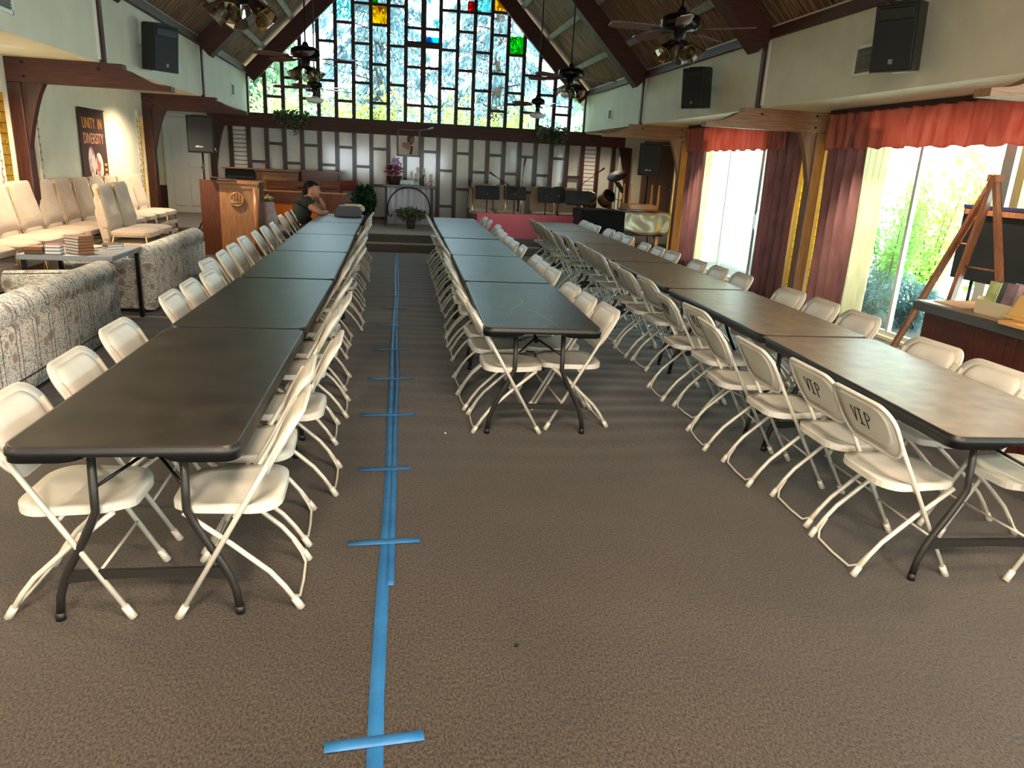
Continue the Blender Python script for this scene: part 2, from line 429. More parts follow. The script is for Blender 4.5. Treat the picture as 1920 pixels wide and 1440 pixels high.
for s, X in ((-1, XL), (1, XR)):       # dark eave rail under the roof boards
    b = MB(); b.box((X-s*.03, 7.1, ZW+.0), (.07, 21.9, .11)); n += 1; struct(b.build('trim_%d' % n, DARKWOOD))
    for y in POSTS[1:]:
        b = MB(); b.box((X-s*.02, y, (ZS+ZW)/2+.0), (.05, .085, ZW-ZS)); b.mi = 1; b.box((X-s*.012, y-.075, (ZS+ZW)/2), (.025, .035, ZW-ZS-.06))
        n += 1; struct(b.build('trim_%d' % n, [DARKWOOD, WHITE]))
# corbel beams, posts, curved braces
def beam(y, sgn):
    X = (lambda x: x) if sgn > 0 else (lambda x: XL+XR-x)
    m = HONEY if sgn > 0 else DARKWOOD
    prof = [(5.6, 2.3), (5.6, 2.548), (4.42, 2.548), (4.42, 2.49), (4.36, 2.485)]
    for k in range(1, 9):
        q = k/8; prof.append((4.36-.36*q, 2.485-.125*math.sin(q*PI/2)))
    prof += [(3.93, 2.352), (3.93, 2.30)]
    pts = [(X(px), y-.075, pz) for px, pz in prof]
    b = MB(); b.prism(pts, (0, .15, 0))
    global n
    n += 1; o = struct(b.build('trim_%d' % n, m))
    b = MB()
    for px, pz in ((5.42, 2.5), (5.42, 2.36), (4.66, 2.48)): b.tube([(X(px), y-.088, pz), (X(px), y-.07, pz)], .014, 10)
    b.build('bolt', BLACKM, o)
    # post and brace
    b = MB(); b.box((X(5.53), y, 1.15), (.14, .16, 2.3), bev=.01)
    inner = [(5.24-.0, 2.3)]
    for k in range(1, 11):
        q = k/10; inner.append((5.24+.26*math.sin(q*PI/2)**.8, 2.3-1.0*q-.15*q))
    poly = [(X(5.46), y-.05, 2.3)]+[(X(px), y-.05, pz) for px, pz in inner]
    b.prism(poly, (0, .1, 0)); n += 1; struct(b.build('trim_%d' % n, HONEYV if sgn > 0 else DARKWOODV))
for y in POSTS[1:]:
    beam(y, 1); beam(y, -1)
# amber textured glass strips with wood-and-wire edges
AMBER = None
def amber_mat():
    m, t, b_ = nt('amber_glass'); t.nodes.remove(b_)
    tc = t.nodes.new('ShaderNodeTexCoord'); nn = t.nodes.new('ShaderNodeTexNoise'); nn.inputs['Scale'].default_value = 22; nn.inputs['Detail'].default_value = 5; nn.inputs['Distortion'].default_value = 1
    br = t.nodes.new('ShaderNodeSeparateXYZ'); lk(t, tc.outputs['Object'], br.inputs[0]); lk(t, tc.outputs['Object'], nn.inputs['Vector'])
    pp = t.nodes.new('ShaderNodeMath'); pp.operation = 'PINGPONG'; pp.inputs[1].default_value = .055; lk(t, br.outputs['Z'], pp.inputs[0])
    lt = t.nodes.new('ShaderNodeMath'); lt.operation = 'LESS_THAN'; lt.inputs[1].default_value = .004; lk(t, pp.outputs[0], lt.inputs[0])
    r = t.nodes.new('ShaderNodeValToRGB'); r.color_ramp.elements[0].position = .3; r.color_ramp.elements[1].position = .75
    r.color_ramp.elements[0].color = lin((.72, .56, .10)); r.color_ramp.elements[1].color = lin((.92, .84, .42)); lk(t, nn.outputs['Fac'], r.inputs[0])
    x = t.nodes.new('ShaderNodeMix'); x.data_type = 'RGBA'; lk(t, lt.outputs[0], x.inputs[0]); lk(t, r.outputs[0], x.inputs[6]); x.inputs[7].default_value = lin((.35, .26, .05))
    tl = t.nodes.new('ShaderNodeBsdfTranslucent'); lk(t, x.outputs[2], tl.inputs[0])
    gl = t.nodes.new('ShaderNodeBsdfGlossy'); gl.inputs['Roughness'].default_value = .25
    mx = t.nodes.new('ShaderNodeMixShader'); mx.inputs[0].default_value = .06; lk(t, tl.outputs[0], mx.inputs[1]); lk(t, gl.outputs[0], mx.inputs[2])
    lk(t, mx.outputs[0], t.nodes['Material Output'].inputs[0])
    return m
AMBER = amber_mat()
wn = 10
for sgn, OX in ((1, OR), (-1, OL)):
    for p in POSTS[1:]:
        b = MB()
        for s in (-1, 1):
            y0, y1 = sorted((p+s*.09, p+s*.42)); b.box((OX+sgn*.05, (y0+y1)/2, 1.14), (.012, y1-y0, 2.08))
        wn += 1; o = struct(b.build('window_%d' % wn, AMBER))
        b = MB()
        for s in (-1, 1):
            yy = p+s*.42; b.box((OX-sgn*.015, yy+s*.02, 1.15), (.03, .035, 2.2))
        b.build('window_trim', WHITE, o)
# strings of beads beside the posts (visible ones)
BEAD = mat('silver_beads', (.62, .56, .48), .3, .7)
def beads(x, y, z0, z1, lab):
    b = MB(); k = 0; z = z0
    pts = [(x+.006*math.sin(z_*40), y+.008*math.sin(z_*31), z_) for z_ in [z0+(z1-z0)*i/40 for i in range(41)]]
    b.tube(pts, .004, 5)
    while z < z1: b.sph((x, y+.004*math.sin(z*31), z), (.011, .011, .02), 6, 4); z += .085
    tag(b.build('bead_string', BEAD), lab, 'decoration', 'bead strings beside the yellow glass strips')
for x, y, lab in ((-4.02, 8.82, 'beaded string hanging at the outer edge of left yellow glass, nearest end'), (-4.02, 9.78, 'beaded string hanging between left brown post and white wall beside banner'),
                  (-4.02, 13.42, 'beaded string hanging right of the banner wall at far left post'), (-4.02, 14.3, 'beaded string hanging beyond the far left brown post'),
                  (5.57, 8.82, 'beaded string hanging beside the wide right window curtain and near post'), (5.57, 9.78, 'beaded string hanging at far side of yellow strip between two right windows'),
                  (5.57, 13.42, 'beaded string hanging by yellow strip behind the silver covered piano')):
    beads(x, y, .3 if y < 14 else .5, 2.15, lab)

# ------------------------------------------------------------ big grid window
PW = (XR-XL)/20.
def ztop(x): return ZW+min(x-XL, XR-x)-.02
b = MB()
for k in range(0, 21):
    x = XL+PW*k
    if ztop(x) > 2.6: b.box((x, YB, (2.5+ztop(x))/2), (.082, .09, ztop(x)-2.5))
bars = {}
for c in range(1, 21):
    xc = XL+PW*(c-.5); A = (c % 2 == 0) if c <= 10 else (c % 2 == 1)
    zs = [2.91+.815*i for i in range(6)] if A else [3.32+.815*i for i in range(6)]
    if c == 8: zs.append(4.95)
    if c == 13: zs.append(4.95)
    if c == 15: zs = [2.9, 3.71, 4.53, 5.0, 5.4]
    if c == 18: zs.append(3.77)
    zs = sorted(z for z in zs if z < ztop(xc)); bars[c] = zs
    for z in zs: b.box((xc, YB, z), (PW, .08, .058))
b.box((RX, YB, 2.5), (XR-XL, .1, .1))
WIN = struct(b.build('window_1', MUNT))
GL = {'clear': glass('big_window_glass', (.93, .98, .99), .04), 'yellow': glass('yellow_glass', (1, .78, .02), .03), 'green': glass('green_glass', (.05, .78, .25), .03),
      'red': glass('red_glass', (.88, .03, .08), .03), 'blue': glass('blue_glass', (.05, .62, .88), .03), 'mint': glass('pale_blue_glass', (.70, .93, .93), .03)}
b = MB()
for c in range(1, 21):
    x0 = XL+PW*(c-1)+.03; x1 = XL+PW*c-.03; zz = [2.53]+bars[c]
    zt0, zt1 = ztop(x0), ztop(x1)
    for i, z in enumerate(zz):
        top = zz[i+1] if i+1 < len(zz) else None
        if (c, round(z, 2)) in ((8, 4.54), (16, 4.13)) : continue
        if c == 15 and abs(z-5.0) < .01: continue
        if top: b.prism([(x0, YB-.004, z), (x1, YB-.004, z), (x1, YB-.004, top), (x0, YB-.004, top)], (0, .008, 0))
        elif min(zt0, zt1) > z+.02: b.prism([(x0, YB-.004, z), (x1, YB-.004, z), (x1, YB-.004, zt1), (x0, YB-.004, zt0)], (0, .008, 0))
b.build('clear_panes', GL['clear'], WIN)
def cpane(c, z0, z1, col, nm, h=None):
    x0 = XL+PW*(c-1)+.03; x1 = XL+PW*c-.03
    if h == 'l': x1 = x0+.13
    if h == 'r': x0 = x1-.15
    b = MB(); b.box(((x0+x1)/2, YB-.012, (z0+z1)/2), (x1-x0, .008, z1-z0)); b.build(nm, GL[col], WIN)
cpane(8, 4.565, 4.93, 'yellow', 'yellow_pane'); cpane(8, 4.97, 5.25, 'green', 'green_pane', 'l')
cpane(16, 4.145, 4.53, 'green', 'green_pane'); cpane(15, 5.03, 5.4, 'yellow', 'yellow_pane'); cpane(13, 4.97, 5.18, 'red', 'red_pane', 'r')
cpane(11, 4.27, 4.38, 'blue', 'blue_pane'); cpane(11, 4.56, 5.2, 'mint', 'pale_blue_pane'); cpane(14, 4.97, 5.4, 'mint', 'pale_blue_pane'); cpane(6, 4.62, 5.1, 'mint', 'pale_blue_pane')
b = MB(); b.box((.775, YB-.09, 4.25), (.12, .07, 2.1), bev=.006); b.box((.775, YB-.092, 4.19), (.78, .072, .13), bev=.006)
tag(b.build('wooden_cross', MUNT), 'dark wooden cross fixed at the centre of the tall grid window', 'cross')
# beam and lower grid wall
b = MB(); b.box((.86, YB-.05, 2.37), (9.6, .22, .27)); n += 1; struct(b.build('trim_%d' % n, DARKWOOD))
b = MB()
for k in range(-2, 24):
    x = XL+PW*k
    b.box((x, YB-.02, (STZ+2.25)/2), (.095 if k not in (-2, 23) else .13, .1, 2.25-STZ))
for c in range(0, 22):
    if c in (0, 21): continue
    xc = XL+PW*(c-.5); A = (c % 2 == 0) if c <= 10 else (c % 2 == 1)
    for z in ((1.91, 1.09) if A else (1.5, .68)): b.box((xc, YB-.02, z), (PW, .085, .062))
b.box((.86, YB-.02, STZ+.03), (9.6, .09, .06))
for s, k in ((1, -1), (-1, 22)):     # curved corner pieces of the outermost panes
    xa = XL+PW*(k-1) if s > 0 else XL+PW*(k+1)-PW*0
    xo = XL+PW*-2+.0 if s > 0 else XL+PW*23
    pts = [(xo, YB-.06, 2.25)]+[(xo+s*(.05+.22*q*q), YB-.06, 1.0+1.25*q) for q in [i/8 for i in range(8, -1, -1)]]+[(xo, YB-.06, 1.0)]
    b.prism(pts, (0, .08, 0))
LOW = struct(b.build('wall_back_lower', DARKWOODV))
FROST = mat('pale_glass_panel', (.80, .81, .78), .3, col2=(.76, .77, .75), scale=4, coat=1.0, spec=.6)
b = MB(); b.box((.86, YB+.04, 1.28), (9.5, .03, 2.0)); b.build('glass_panels', FROST, LOW)
b = MB()
for c in (0, 21):
    xc = XL+PW*(c-.5)
    for i in range(21): b.box((xc, YB+.005, .36+i*.092), (PW-.09, .02, .076))
    b.mi = 1; b.box((xc, YB+.018, 1.28), (PW-.08, .01, 1.95)); b.mi = 0
b.build('white_slats', [WHITE, BLACKP], LOW)
struct(LOW)
# right-hand glazed openings
ALU = mat('aluminium_frame', (.80, .80, .77), .35, .3)
def glazing(num, y0, y1, mull, handle=None):
    b = MB(); x = OR+.08
    for y in (y0+.025, y1-.025): b.box((x, y, 1.22), (.06, .05, 2.36))
    for z in (.065, 2.375): b.box((x, (y0+y1)/2, z), (.06, y1-y0, .05))
    for y, w in mull: b.box((x, y, 1.22), (.05, w, 2.3))
    o = struct(b.build('window_%d' % num, ALU))
    b = MB(); b.box((x, (y0+y1)/2, 1.22), (.008, y1-y0-.06, 2.3)); b.build('glass', CLEAR, o)
    if handle: b = MB(); b.box((x-.045, handle, 1.05), (.04, .03, .22), bev=.01); b.box((x-.03, handle, 1.05), (.02, .05, .28)); b.build('handle', ALU, o)
glazing(2, 5.35, 8.72, [(7.45, .045), (6.25, .13)]); glazing(3, 10.25, 13.28, [(10.95, .09), (12.1, .03)], 10.92); glazing(4, .75, 4.1, [(2.4, .06)]); glazing(5, -3.5, -.6, [(-2, .06)])
# curtains
CURT = translucent('mauve_curtain', (.57, .41, .42), (.65, .48, .48), .35)
VAL = translucent('red_valance', (.80, .46, .40), (.86, .56, .49), .5)
SHEER = translucent('cream_sheer', (.92, .89, .79), (.88, .84, .72), .5, alpha=.1)
def drape(name, m, y0, y1, x, z0, z1, amp, wl, lab, cat='curtain', gather=0, seed=0, group=None):
    bm = bmesh.new(); ny = max(12, int((y1-y0)/wl*10)); nz = 14; rnd = random.Random(seed); ph = [rnd.uniform(0, 6) for _ in range(4)]
    g = []
    for j in range(nz+1):
        q = j/nz; row = []
        for i in range(ny+1):
            u = i/ny; yy = y0+(y1-y0)*u
            w = math.sin(yy/wl*2*PI+ph[0]+.8*math.sin(yy*5+ph[1]))*.7+.3*math.sin(yy/wl*4.7+ph[2]+q*1.5)
            a = amp*(1-.45*gather*q)
            ydrift = gather*.0*q
            row.append(bm.verts.new((x+a*w, yy+.012*math.sin(q*7+yy*9+ph[3]), z0+(z1-z0)*q+(.012*math.sin(yy*19) if j == 0 else 0))))
        g.append(row)
    for j in range(nz):
        for i in range(ny):
            f = bm.faces.new((g[j][i], g[j][i+1], g[j+1][i+1], g[j+1][i])); f.smooth = True
    b = MB(); b.bm.free(); b.bm = bm; o = b.build(name, m)
    md = o.modifiers.new('thick', 'SOLIDIFY'); md.thickness = .003
    return tag(o, lab, cat, group)
drape('curtain', CURT, 12.72, 13.42, 5.47, .03, 2.5, .055, .17, 'mauve curtain at far edge of the far bright window, behind the piano', seed=1)
drape('curtain', CURT, 9.58, 10.52, 5.47, .03, 2.5, .06, .19, 'mauve brown curtain at near edge of the far window, beside yellow glass strip', seed=2)
drape('curtain', CURT, 8.10, 8.90, 5.47, .03, 2.5, .06, .19, 'mauve curtain at the far edge of the wide window behind the easel', seed=3)
drape('sheer_curtain', SHEER, 7.74, 8.24, 5.51, .03, 2.3, .03, .11, 'cream sheer curtain gathered beside the mauve curtain at the wide window', seed=4)
drape('sheer_curtain', SHEER, 12.5, 12.8, 5.51, .03, 2.3, .025, .1, 'cream sheer curtain strip at left of the far bright window', seed=5)
drape('valance', VAL, 9.9, 13.45, 5.41, 2.1, 2.5, .025, .16, 'short red valance over the far bright window', 'valance', seed=6)
drape('valance', VAL, 4.5, 8.9, 5.41, 2.09, 2.5, .03, .22, 'long red valance over the wide window behind the easel', 'valance', seed=7)
drape('valance', VAL, .3, 4.4, 5.41, 2.1, 2.5, .03, .22, 'red valance over the window beside the counter, outside the view', 'valance', seed=9) if 0 else None
CROD = mat('dark_rod', (.2, .12, .1), .6)
for y0, y1, lab in ((9.75, 13.45, 'dark curtain rail across the top of the far right window'), (4.6, 8.9, 'dark curtain rail above the wide right window')):
    b = MB(); b.box((5.47, (y0+y1)/2, 2.52), (.14, y1-y0, .05)); tag(b.build('curtain_rail', CROD), lab, 'curtain rail')
# doors in the two recesses
def door(num, x, w, m, lab=None):
    b = MB(); b.box((x, YB-.03, STZ+1.02), (w, .05, 2.04)); b.mi = 1
    for s in (-1, 1):
        for z0, z1 in ((.15, .85), (1.0, 1.85)): b.box((x+s*w*.22, YB-.06, STZ+(z0+z1)/2), (w*.32, .02, z1-z0), bev=.006)
    o = struct(b.build('door_%d' % num, [m, m])); b = MB(); b.sph((x+w*.42, YB-.1, STZ+1.0), .03, 10, 8); b.tube([(x+w*.42, YB-.1, STZ+1), (x+w*.42, YB-.05, STZ+1)], .012); b.build('door_knob', CHROME, o)
    b = MB()
    for s in (-1, 1): b.box((x+s*(w/2+.03), YB-.03, STZ+1.05), (.06, .08, 2.1))
    b.box((x, YB-.03, STZ+2.09), (w+.12, .08, .06)); b.build('door_frame', m, o)
door(1, -4.45, .8, WHITE); door(2, 6.62, .72, mat('brown_door', (.46, .35, .31), .5))
b = MB(); b.box((-4.52, YB-.015, STZ+.3), (1.1, .02, .55)); struct(b.build('baseboard_left', DARKWOODV))
b = MB(); b.box((6.3, YB-.015, STZ+.07), (1.3, .02, .14)); struct(b.build('baseboard_right', DARKWOODV))
b = MB(); b.box((OL+.02, (YF+YR)/2, .06), (.03, YR-YF, .12)); struct(b.build('baseboard_side', DARKWOODV))

# recessed lights in the soffits
LAMPM = mat('lamp_glow', (1, .9, .75), .5, emis=(1, .84, .58), estr=40)
def down(x, y, lab):
    t = thing('recessed_light', lab, 'ceiling light', (x, y, ZS), group='recessed soffit lights')
    b = MB(); b.lathe([(.075, -.004), (.105, -.004), (.11, 0), (.11, .004), (.075, .004)], seg=28); b.build('trim_ring', WHITE, t)
    b = MB(); b.lathe([(.0001, -.002), (.074, -.002), (.074, .002), (.0001, .002)], seg=24); b.build('lamp_lens', LAMPM, t)
    l = bpy.data.lights.new('spot', 'SPOT'); l.energy = SPOTE; l.color = (1, .80, .56); l.spot_size = 2.5; l.spot_blend = .8; l.shadow_soft_size = .05
    lo = bpy.data.objects.new('spot_lamp', l); C.objects.link(lo); lo.location = (x, y, ZS-.02)
    if x > 4 and y < 14: l.spot_size = 1.35
    if x < 0: l.energy = SPOTE*1.1
    if y > 16: l.energy = 35
SPOTE = 85
for x, y, lab in ((4.95, 8.05, 'lit recessed light in the right soffit, between the two right beams'), (4.97, 12.7, 'lit recessed light in right soffit by the far window valance'),
                  (4.93, 5.85, 'lit recessed light in the right soffit nearest the camera, beside beam tip'), (4.97, 17.1, 'lit recessed light in right soffit at the far corner'),
                  (-3.55, 8.3, 'lit recessed light in the left soffit nearest the camera'), (-3.3, 12.4, 'lit recessed light in the left soffit at the long brown beam tip'),
                  (-3.4, 16.4, 'recessed light in left soffit above the white door')):
    down(x, y, lab)
for x, y in ((-3.4, 4.2), (5.0, 2.6), (-3.5, .9)):  # extra unseen spots, added for more warm fill
    l = bpy.data.lights.new('spot', 'SPOT'); l.energy = SPOTE*(1.1 if x < 0 else 1); l.color = (1, .80, .56); l.spot_size = 2.5; l.spot_blend = .8; l.shadow_soft_size = .05
    lo = bpy.data.objects.new('spot_lamp', l); C.objects.link(lo); lo.location = (x, y, ZS-.02)
# vents
def vent(x, y, z, w, h, sgn, lab):
    t = thing('air_vent', lab, 'vent', (x, y, z))
    b = MB()
    for s in (-1, 1): b.box((0, s*w/2, 0), (.02, .03, h+.03)); b.box((0, 0, s*h/2), (.02, w, .03))
    b.build('vent_frame', WHITE, t)
    b = MB(); b.box((sgn*.004, 0, 0), (.006, w, h))
    for i in range(12): b.box((-sgn*.003, 0, -h/2+h*(i+.5)/12), (.01, w, .006), rot=(0, .6, 0))
    b.build('vent_louvres', mat('vent_grey', (.47, .46, .42), .6), t)
vent(4.64, 7.2, 2.87, .30, .26, 1, 'square grey air vent on the right upper wall beside the near speaker'); vent(4.64, 15.98, 2.84, .26, .2, 1, 'small grey air vent at far end of right upper wall')
vent(-3.09, 16.5, 2.88, .26, .22, -1, 'small air vent at far end of the left upper wall'); vent(-3.09, 7.15, 2.86, .34, .3, -1, 'air vent cut by the top left corner of the view')
# ---------------------------------------------------------------- folding chairs
def backfn(u, v, q=0):
    P = V((.22-.563*v-.022*(1-(u/.23)**2), u, v)); N = V((.87, -.18*u/.23, .49)).normalized()
    return P+N*.004, N
def vip_marks(parent, offs=0):
    b = MB()
    def S(pts):
        b.tube([backfn(-u, v)[0]-backfn(-u, v)[1]*.0125 for u, v in pts], .0026, 5)
    # viewer stands behind: screen right = -y
    S([(-.075+offs, .735), (-.057+offs, .665), (-.040+offs, .735)])
    S([(-.012+offs, .735), (-.012+offs, .662)]); S([(-.027+offs, .735), (.004+offs, .735)]); S([(-.027+offs, .662), (.004+offs, .662)])
    S([(.03+offs, .655), (.03+offs, .733), (.052+offs, .731), (.062+offs, .715), (.052+offs, .70), (.031+offs, .697)])
    return b.build('vip_lettering', mat('black_marker', (.08, .07, .09), .5), parent)
def make_chair():
    t = thing('folding_chair', 'white plastic folding chair', 'chair')
    b = MB(); ol = rrect(.40, .385, .11, 6)
    ol = [(x+.035, y*(1.0-.10*(x/.2))) for x, y in ol]
    b.pad(ol, lambda x, y, q: (V((x, y, .438+.012*q**3-.012*(x > .2)*(x-.2)/.04)), V((0, 0, 1))), .03, 5); b.build('seat', CHAIRW, t)
    b = MB(); ol = [(u, v+.69) for u, v in rrect(.455, .235, .085, 7)]
    ol = [(u*(1-.06*max(0, (.69-v)/.12)), v-.018*(1-(u/.23)**2)*(v < .69)) for u, v in ol]
    b.pad(ol, backfn, .011, 4)
    b.tube([backfn(u, v)[0]-backfn(u, v)[1]*.010 for u, v in ol], .0095, 6, closed=True)
    b.pad([(u*.80, .69+(v-.69)*.78+.004) for u, v in ol], lambda u, v, q: (backfn(u, v)[0]+backfn(u, v)[1]*(.022-.020*q**5), backfn(u, v)[1]), .02, 5); b.build('backrest', CHAIRW, t)
    for s in (-1, 1):
        b = MB(); b.tube([(.22-.563*z, s*.207, z) for z in (.74, .45, .03)], .0105, 8); o = b.build('leg', CHAIRM, t)
        c = MB(); c.tube([(.22-.563*z, s*.207, z) for z in (.05, .03, .0)], [.014, .015, .0165], 10); c.build('foot_cap', CHAIRM, o)
        b = MB(); b.tube([(.18, s*.183, .425), (.02, s*.183, .29), (-.115, s*.183, .165), (-.165, s*.183, .10), (-.215, s*.183, .02)], .0105, 8); o = b.build('leg', CHAIRM, t)
        c = MB(); c.tube([(-.20, s*.183, .045), (-.212, s*.183, .025), (-.226, s*.183, .0)], [.014, .015, .0165], 10); c.build('foot_cap', CHAIRM, o)
    b = MB(); b.tube([(-.16, -.172, .105), (-.195, -.165, .045), (-.215, -.13, .018), (-.218, 0, .014), (-.215, .13, .018), (-.195, .165, .045), (-.16, .172, .105)], .006, 6); b.build('floor_bar', CHROME if 0 else CHAIRM, t)
    b = MB(); b.tube([(.115, -.207, .19), (.115, .207, .19)], .006, 6); b.build('stretcher', CHAIRM, t)
    b = MB(); b.tube([(.0, -.19, .405), (.0, .19, .405)], .008, 6); b.build('seat_support', CHAIRM, t)
    return t
def ordn(i): return ['nearest', 'second', 'third', 'fourth', 'fifth', 'sixth', 'seventh', 'eighth', 'ninth', 'tenth', 'eleventh', 'twelfth', 'thirteenth', 'fourteenth', 'fifteenth', 'sixteenth', 'seventeenth', 'eighteenth'][i]
CH = [
 ('LL', 1, 'sofa side of left row', [(2.79, -1.39), (3.38, -1.38), (4.02, -1.40), (4.95, -1.38), (5.43, -1.38), (5.92, -1.36), (6.55, -1.51), (7.15, -1.51), (7.73, -1.53), (8.45, -1.56), (9.12, -1.54), (9.75, -1.54), (10.35, -1.52), (11.72, -1.60), (12.35, -1.58), (13.15, -1.58)]),
 ('LR', -1, 'tape aisle side of left row', [(2.77, -.33), (3.25, -.35), (3.78, -.26), (4.50, -.31), (5.0, -.27), (5.62, -.30), (6.55, -.35), (7.02, -.34), (7.68, -.25), (8.35, -.28), (8.95, -.27), (9.62, -.32), (10.15, -.30), (10.8, -.26), (11.4, -.27), (12.0, -.28), (12.5, -.29), (13.05, -.27)]),
 ('ML', 1, 'tape aisle side of middle row', [(4.69, .545), (5.16, .52), (5.62, .53), (6.5, .56), (7.0, .555), (7.5, .58), (8.4, .62), (8.95, .62), (9.5, .63), (10.15, .64), (10.75, .64), (11.3, .64), (12.0, .65), (12.55, .66), (13.1, .67)]),
 ('MR', -1, 'window side of middle row', [(4.77, 1.49), (5.22, 1.46), (5.68, 1.455), (6.58, 1.5), (7.06, 1.5), (7.54, 1.53), (8.5, 1.55), (8.97, 1.53), (9.45, 1.54), (10.15, 1.57), (10.68, 1.6), (11.4, 1.67), (12.4, 1.68), (13.05, 1.68)]),
 ('RL', 1, 'inner side of right row', [(2.81, 2.075), (3.27, 2.11), (3.76, 2.04), (4.30, 2.02), (4.86, 2.15), (5.33, 2.10), (6.2, 2.25), (6.67, 2.22), (7.2, 2.27), (8.05, 2.34), (8.55, 2.36), (9.1, 2.4), (9.95, 2.43), (10.45, 2.38), (11.0, 2.38), (11.9, 2.45), (12.45, 2.5), (12.95, 2.5)]),
 ('RR', -1, 'window side of right row', [(2.75, 3.22), (3.28, 3.2), (3.80, 3.25), (4.7, 3.36), (5.22, 3.38), (5.72, 3.39), (6.62, 3.38), (7.1, 3.36), (7.58, 3.34), (8.42, 3.37), (8.9, 3.36), (9.38, 3.35), (10.25, 3.4), (10.85, 3.45), (11.4, 3.47), (12.1, 3.44), (12.62, 3.46), (13.15, 3.5)]),
]
chair0 = make_chair(); cache(chair0); first = True; rn = random.Random(3)
VIPS = {('RL', 0), ('RL', 1), ('RL', 4), ('RL', 5), ('RL', 8)}
for key, s, where, lst in CH:
    for i, (y, bx) in enumerate(lst):
        x = bx+s*.232; rz = (0 if s > 0 else PI)+rn.uniform(-.05, .05)
        if key == 'RL' and i == 3: rz -= .13
        if key == 'RL' and i == 0: rz -= .03
        lab = '%s white folding chair from the near end, %s' % (ordn(i), where)
        if key == 'RL' and i == 0: lab = 'nearest white folding chair with clear black VIP on its back, right table row'
        if key == 'RL' and i == 1: lab = 'white VIP folding chair half hidden just behind the nearest VIP chair'
        if key == 'RL' and i == 4: lab = 'fifth white folding chair with black VIP on its back, inner side of right row'
        z = max(rip(x-.22, y), rip(x+.22, y), rip(x, y))-.003
        if first: c = chair0; first = False; c.location = (x, y, max(0, z)); c.rotation_euler = (0, 0, rz); c['label'] = lab; c['group'] = 'white folding chairs along the table rows'
        else: c = dup(chair0, (x, y, max(0, z)), rz, lab, 'white folding chairs along the table rows')
        if (key, i) in VIPS and i > 0: vip_marks(c, 0 if i != 4 else -.02)
        if (key, i) == ('RL', 0): NEARVIP = c
vip_marks(NEARVIP)

# ---------------------------------------------------------------- folding tables
def make_table(m, black):
    t = thing('folding_table', 'folding table', 'table')
    b = MB(); ol = rrect(.755, 1.818, .055, 6); n = len(ol)
    # dense outline for the notched skirt
    dense = []
    for i in range(n):
        a, c = ol[i], ol[(i+1) % n]; d = math.dist(a, c); k = max(1, int(d/.04))
        for j in range(k): dense.append((a[0]+(c[0]-a[0])*j/k, a[1]+(c[1]-a[1])*j/k))
    def zb(x, y):
        if abs(abs(y)-.909) < .01: return .682+.030*max(0, min(1, (.17-abs(x))/.05))
        return .682
    def sc_(p, k): return (p[0]-math.copysign(min(k, abs(p[0])), p[0]) if 1 else 0, p[1]-math.copysign(min(k, abs(p[1])), p[1]))
    lv = [(.014, .74, 1), (.006, .739, 1), (.006, .731, 0), (.0, .727, 0), (.0, .706, 0), (.004, .703, 0), (.004, None, 0), (.03, None, 0), (.03, .71, 0)]
    rings = []
    for k, z, mi in lv: rings.append([b.bm.verts.new((*sc_(p, k), z if z is not None else zb(*p))) for p in dense])
    for a in range(len(rings)-1):
        for i in range(len(dense)):
            j = (i+1) % len(dense); f = b.bm.faces.new((rings[a][i], rings[a][j], rings[a+1][j], rings[a+1][i])); f.material_index = 1 if a > 0 else 0; f.smooth = True
    f = b.bm.faces.new(rings[0]); f.material_index = 0; f.smooth = False
    f = b.bm.faces.new(rings[-1][::-1]); f.material_index = 1
    b.build('table_top', [m, black], t)
    for e in (-1, 1):
        Y = e*.775
        for s in (-1, 1):
            b = MB(); pts = [(s*.155, Y-e*.02, .705), (s*.155, Y, .47)]
            for q in (0, .25, .5, .75, 1): pts.append((s*(.155+.11*q**1.1), Y, .44-.22*q-.0))
            pts += [(s*.29, Y, .165), (s*.31, Y, .10), (s*.32, Y, .02)]
            b.tube(pts, .0155, 10); o = b.build('leg', LEGMET, t)
            b = MB(); b.tube([(s*.319, Y, .035), (s*.32, Y, 0)], .018, 10); b.build('foot_cap', BLACKP, o)
        b = MB(); b.prism([(x, Y-.008, z) for x, z in ((-.285, .155), (-.265, .205), (.265, .205), (.285, .155), (.15, .168), (0, .172), (-.15, .168))], (0, .016, 0)); b.build('crossbar', LEGMET, t)
        b = MB()
        for s in (-1, 1): b.tube([(s*.155, Y, .53), (s*.02, Y-e*.16, .60)], .007, 6)
        b.tube([(0, Y-e*.16, .60), (0, Y-e*.42, .70)], .009, 6); b.tube([(0, Y-e*.145, .595), (0, Y-e*.175, .607)], .017, 10)
        b.build('brace', BLACKM, t)
    return t
def ord6(i, n): return ['nearest', 'second', 'third', 'fourth', 'fifth', 'sixth'][i]
rows = {
 'left': ([2.44+1.84*i for i in range(6)], [(2.4, -1.262), (4.28, -1.228), (6.1, -1.19), (7.9, -1.182), (9.8, -1.185), (11.9, -1.178), (13.6, -1.17)], TABLETOP),
 'middle': ([4.35+1.84*i for i in range(5)], [(4.3, .578), (6.14, .635), (7.95, .675), (9.85, .712), (11.8, .74), (13.6, .79)], TABLETOP),
 'right': ([2.42+1.84*i for i in range(6)], [(2.4, 2.262), (4.2, 2.365), (6.1, 2.415), (7.95, 2.462), (9.8, 2.512), (11.6, 2.55), (13.5, 2.62)], TABLEBRN)}
TB = cache(make_table(TABLETOP, BLACKP)); TBR = cache(make_table(TABLEBRN, BLACKP)); used = {}
def interp(tab, y):
    for (a, xa), (b_, xb) in zip(tab, tab[1:]):
        if y <= b_: return xa+(xb-xa)*(y-a)/(b_-a)
    return tab[-1][1]
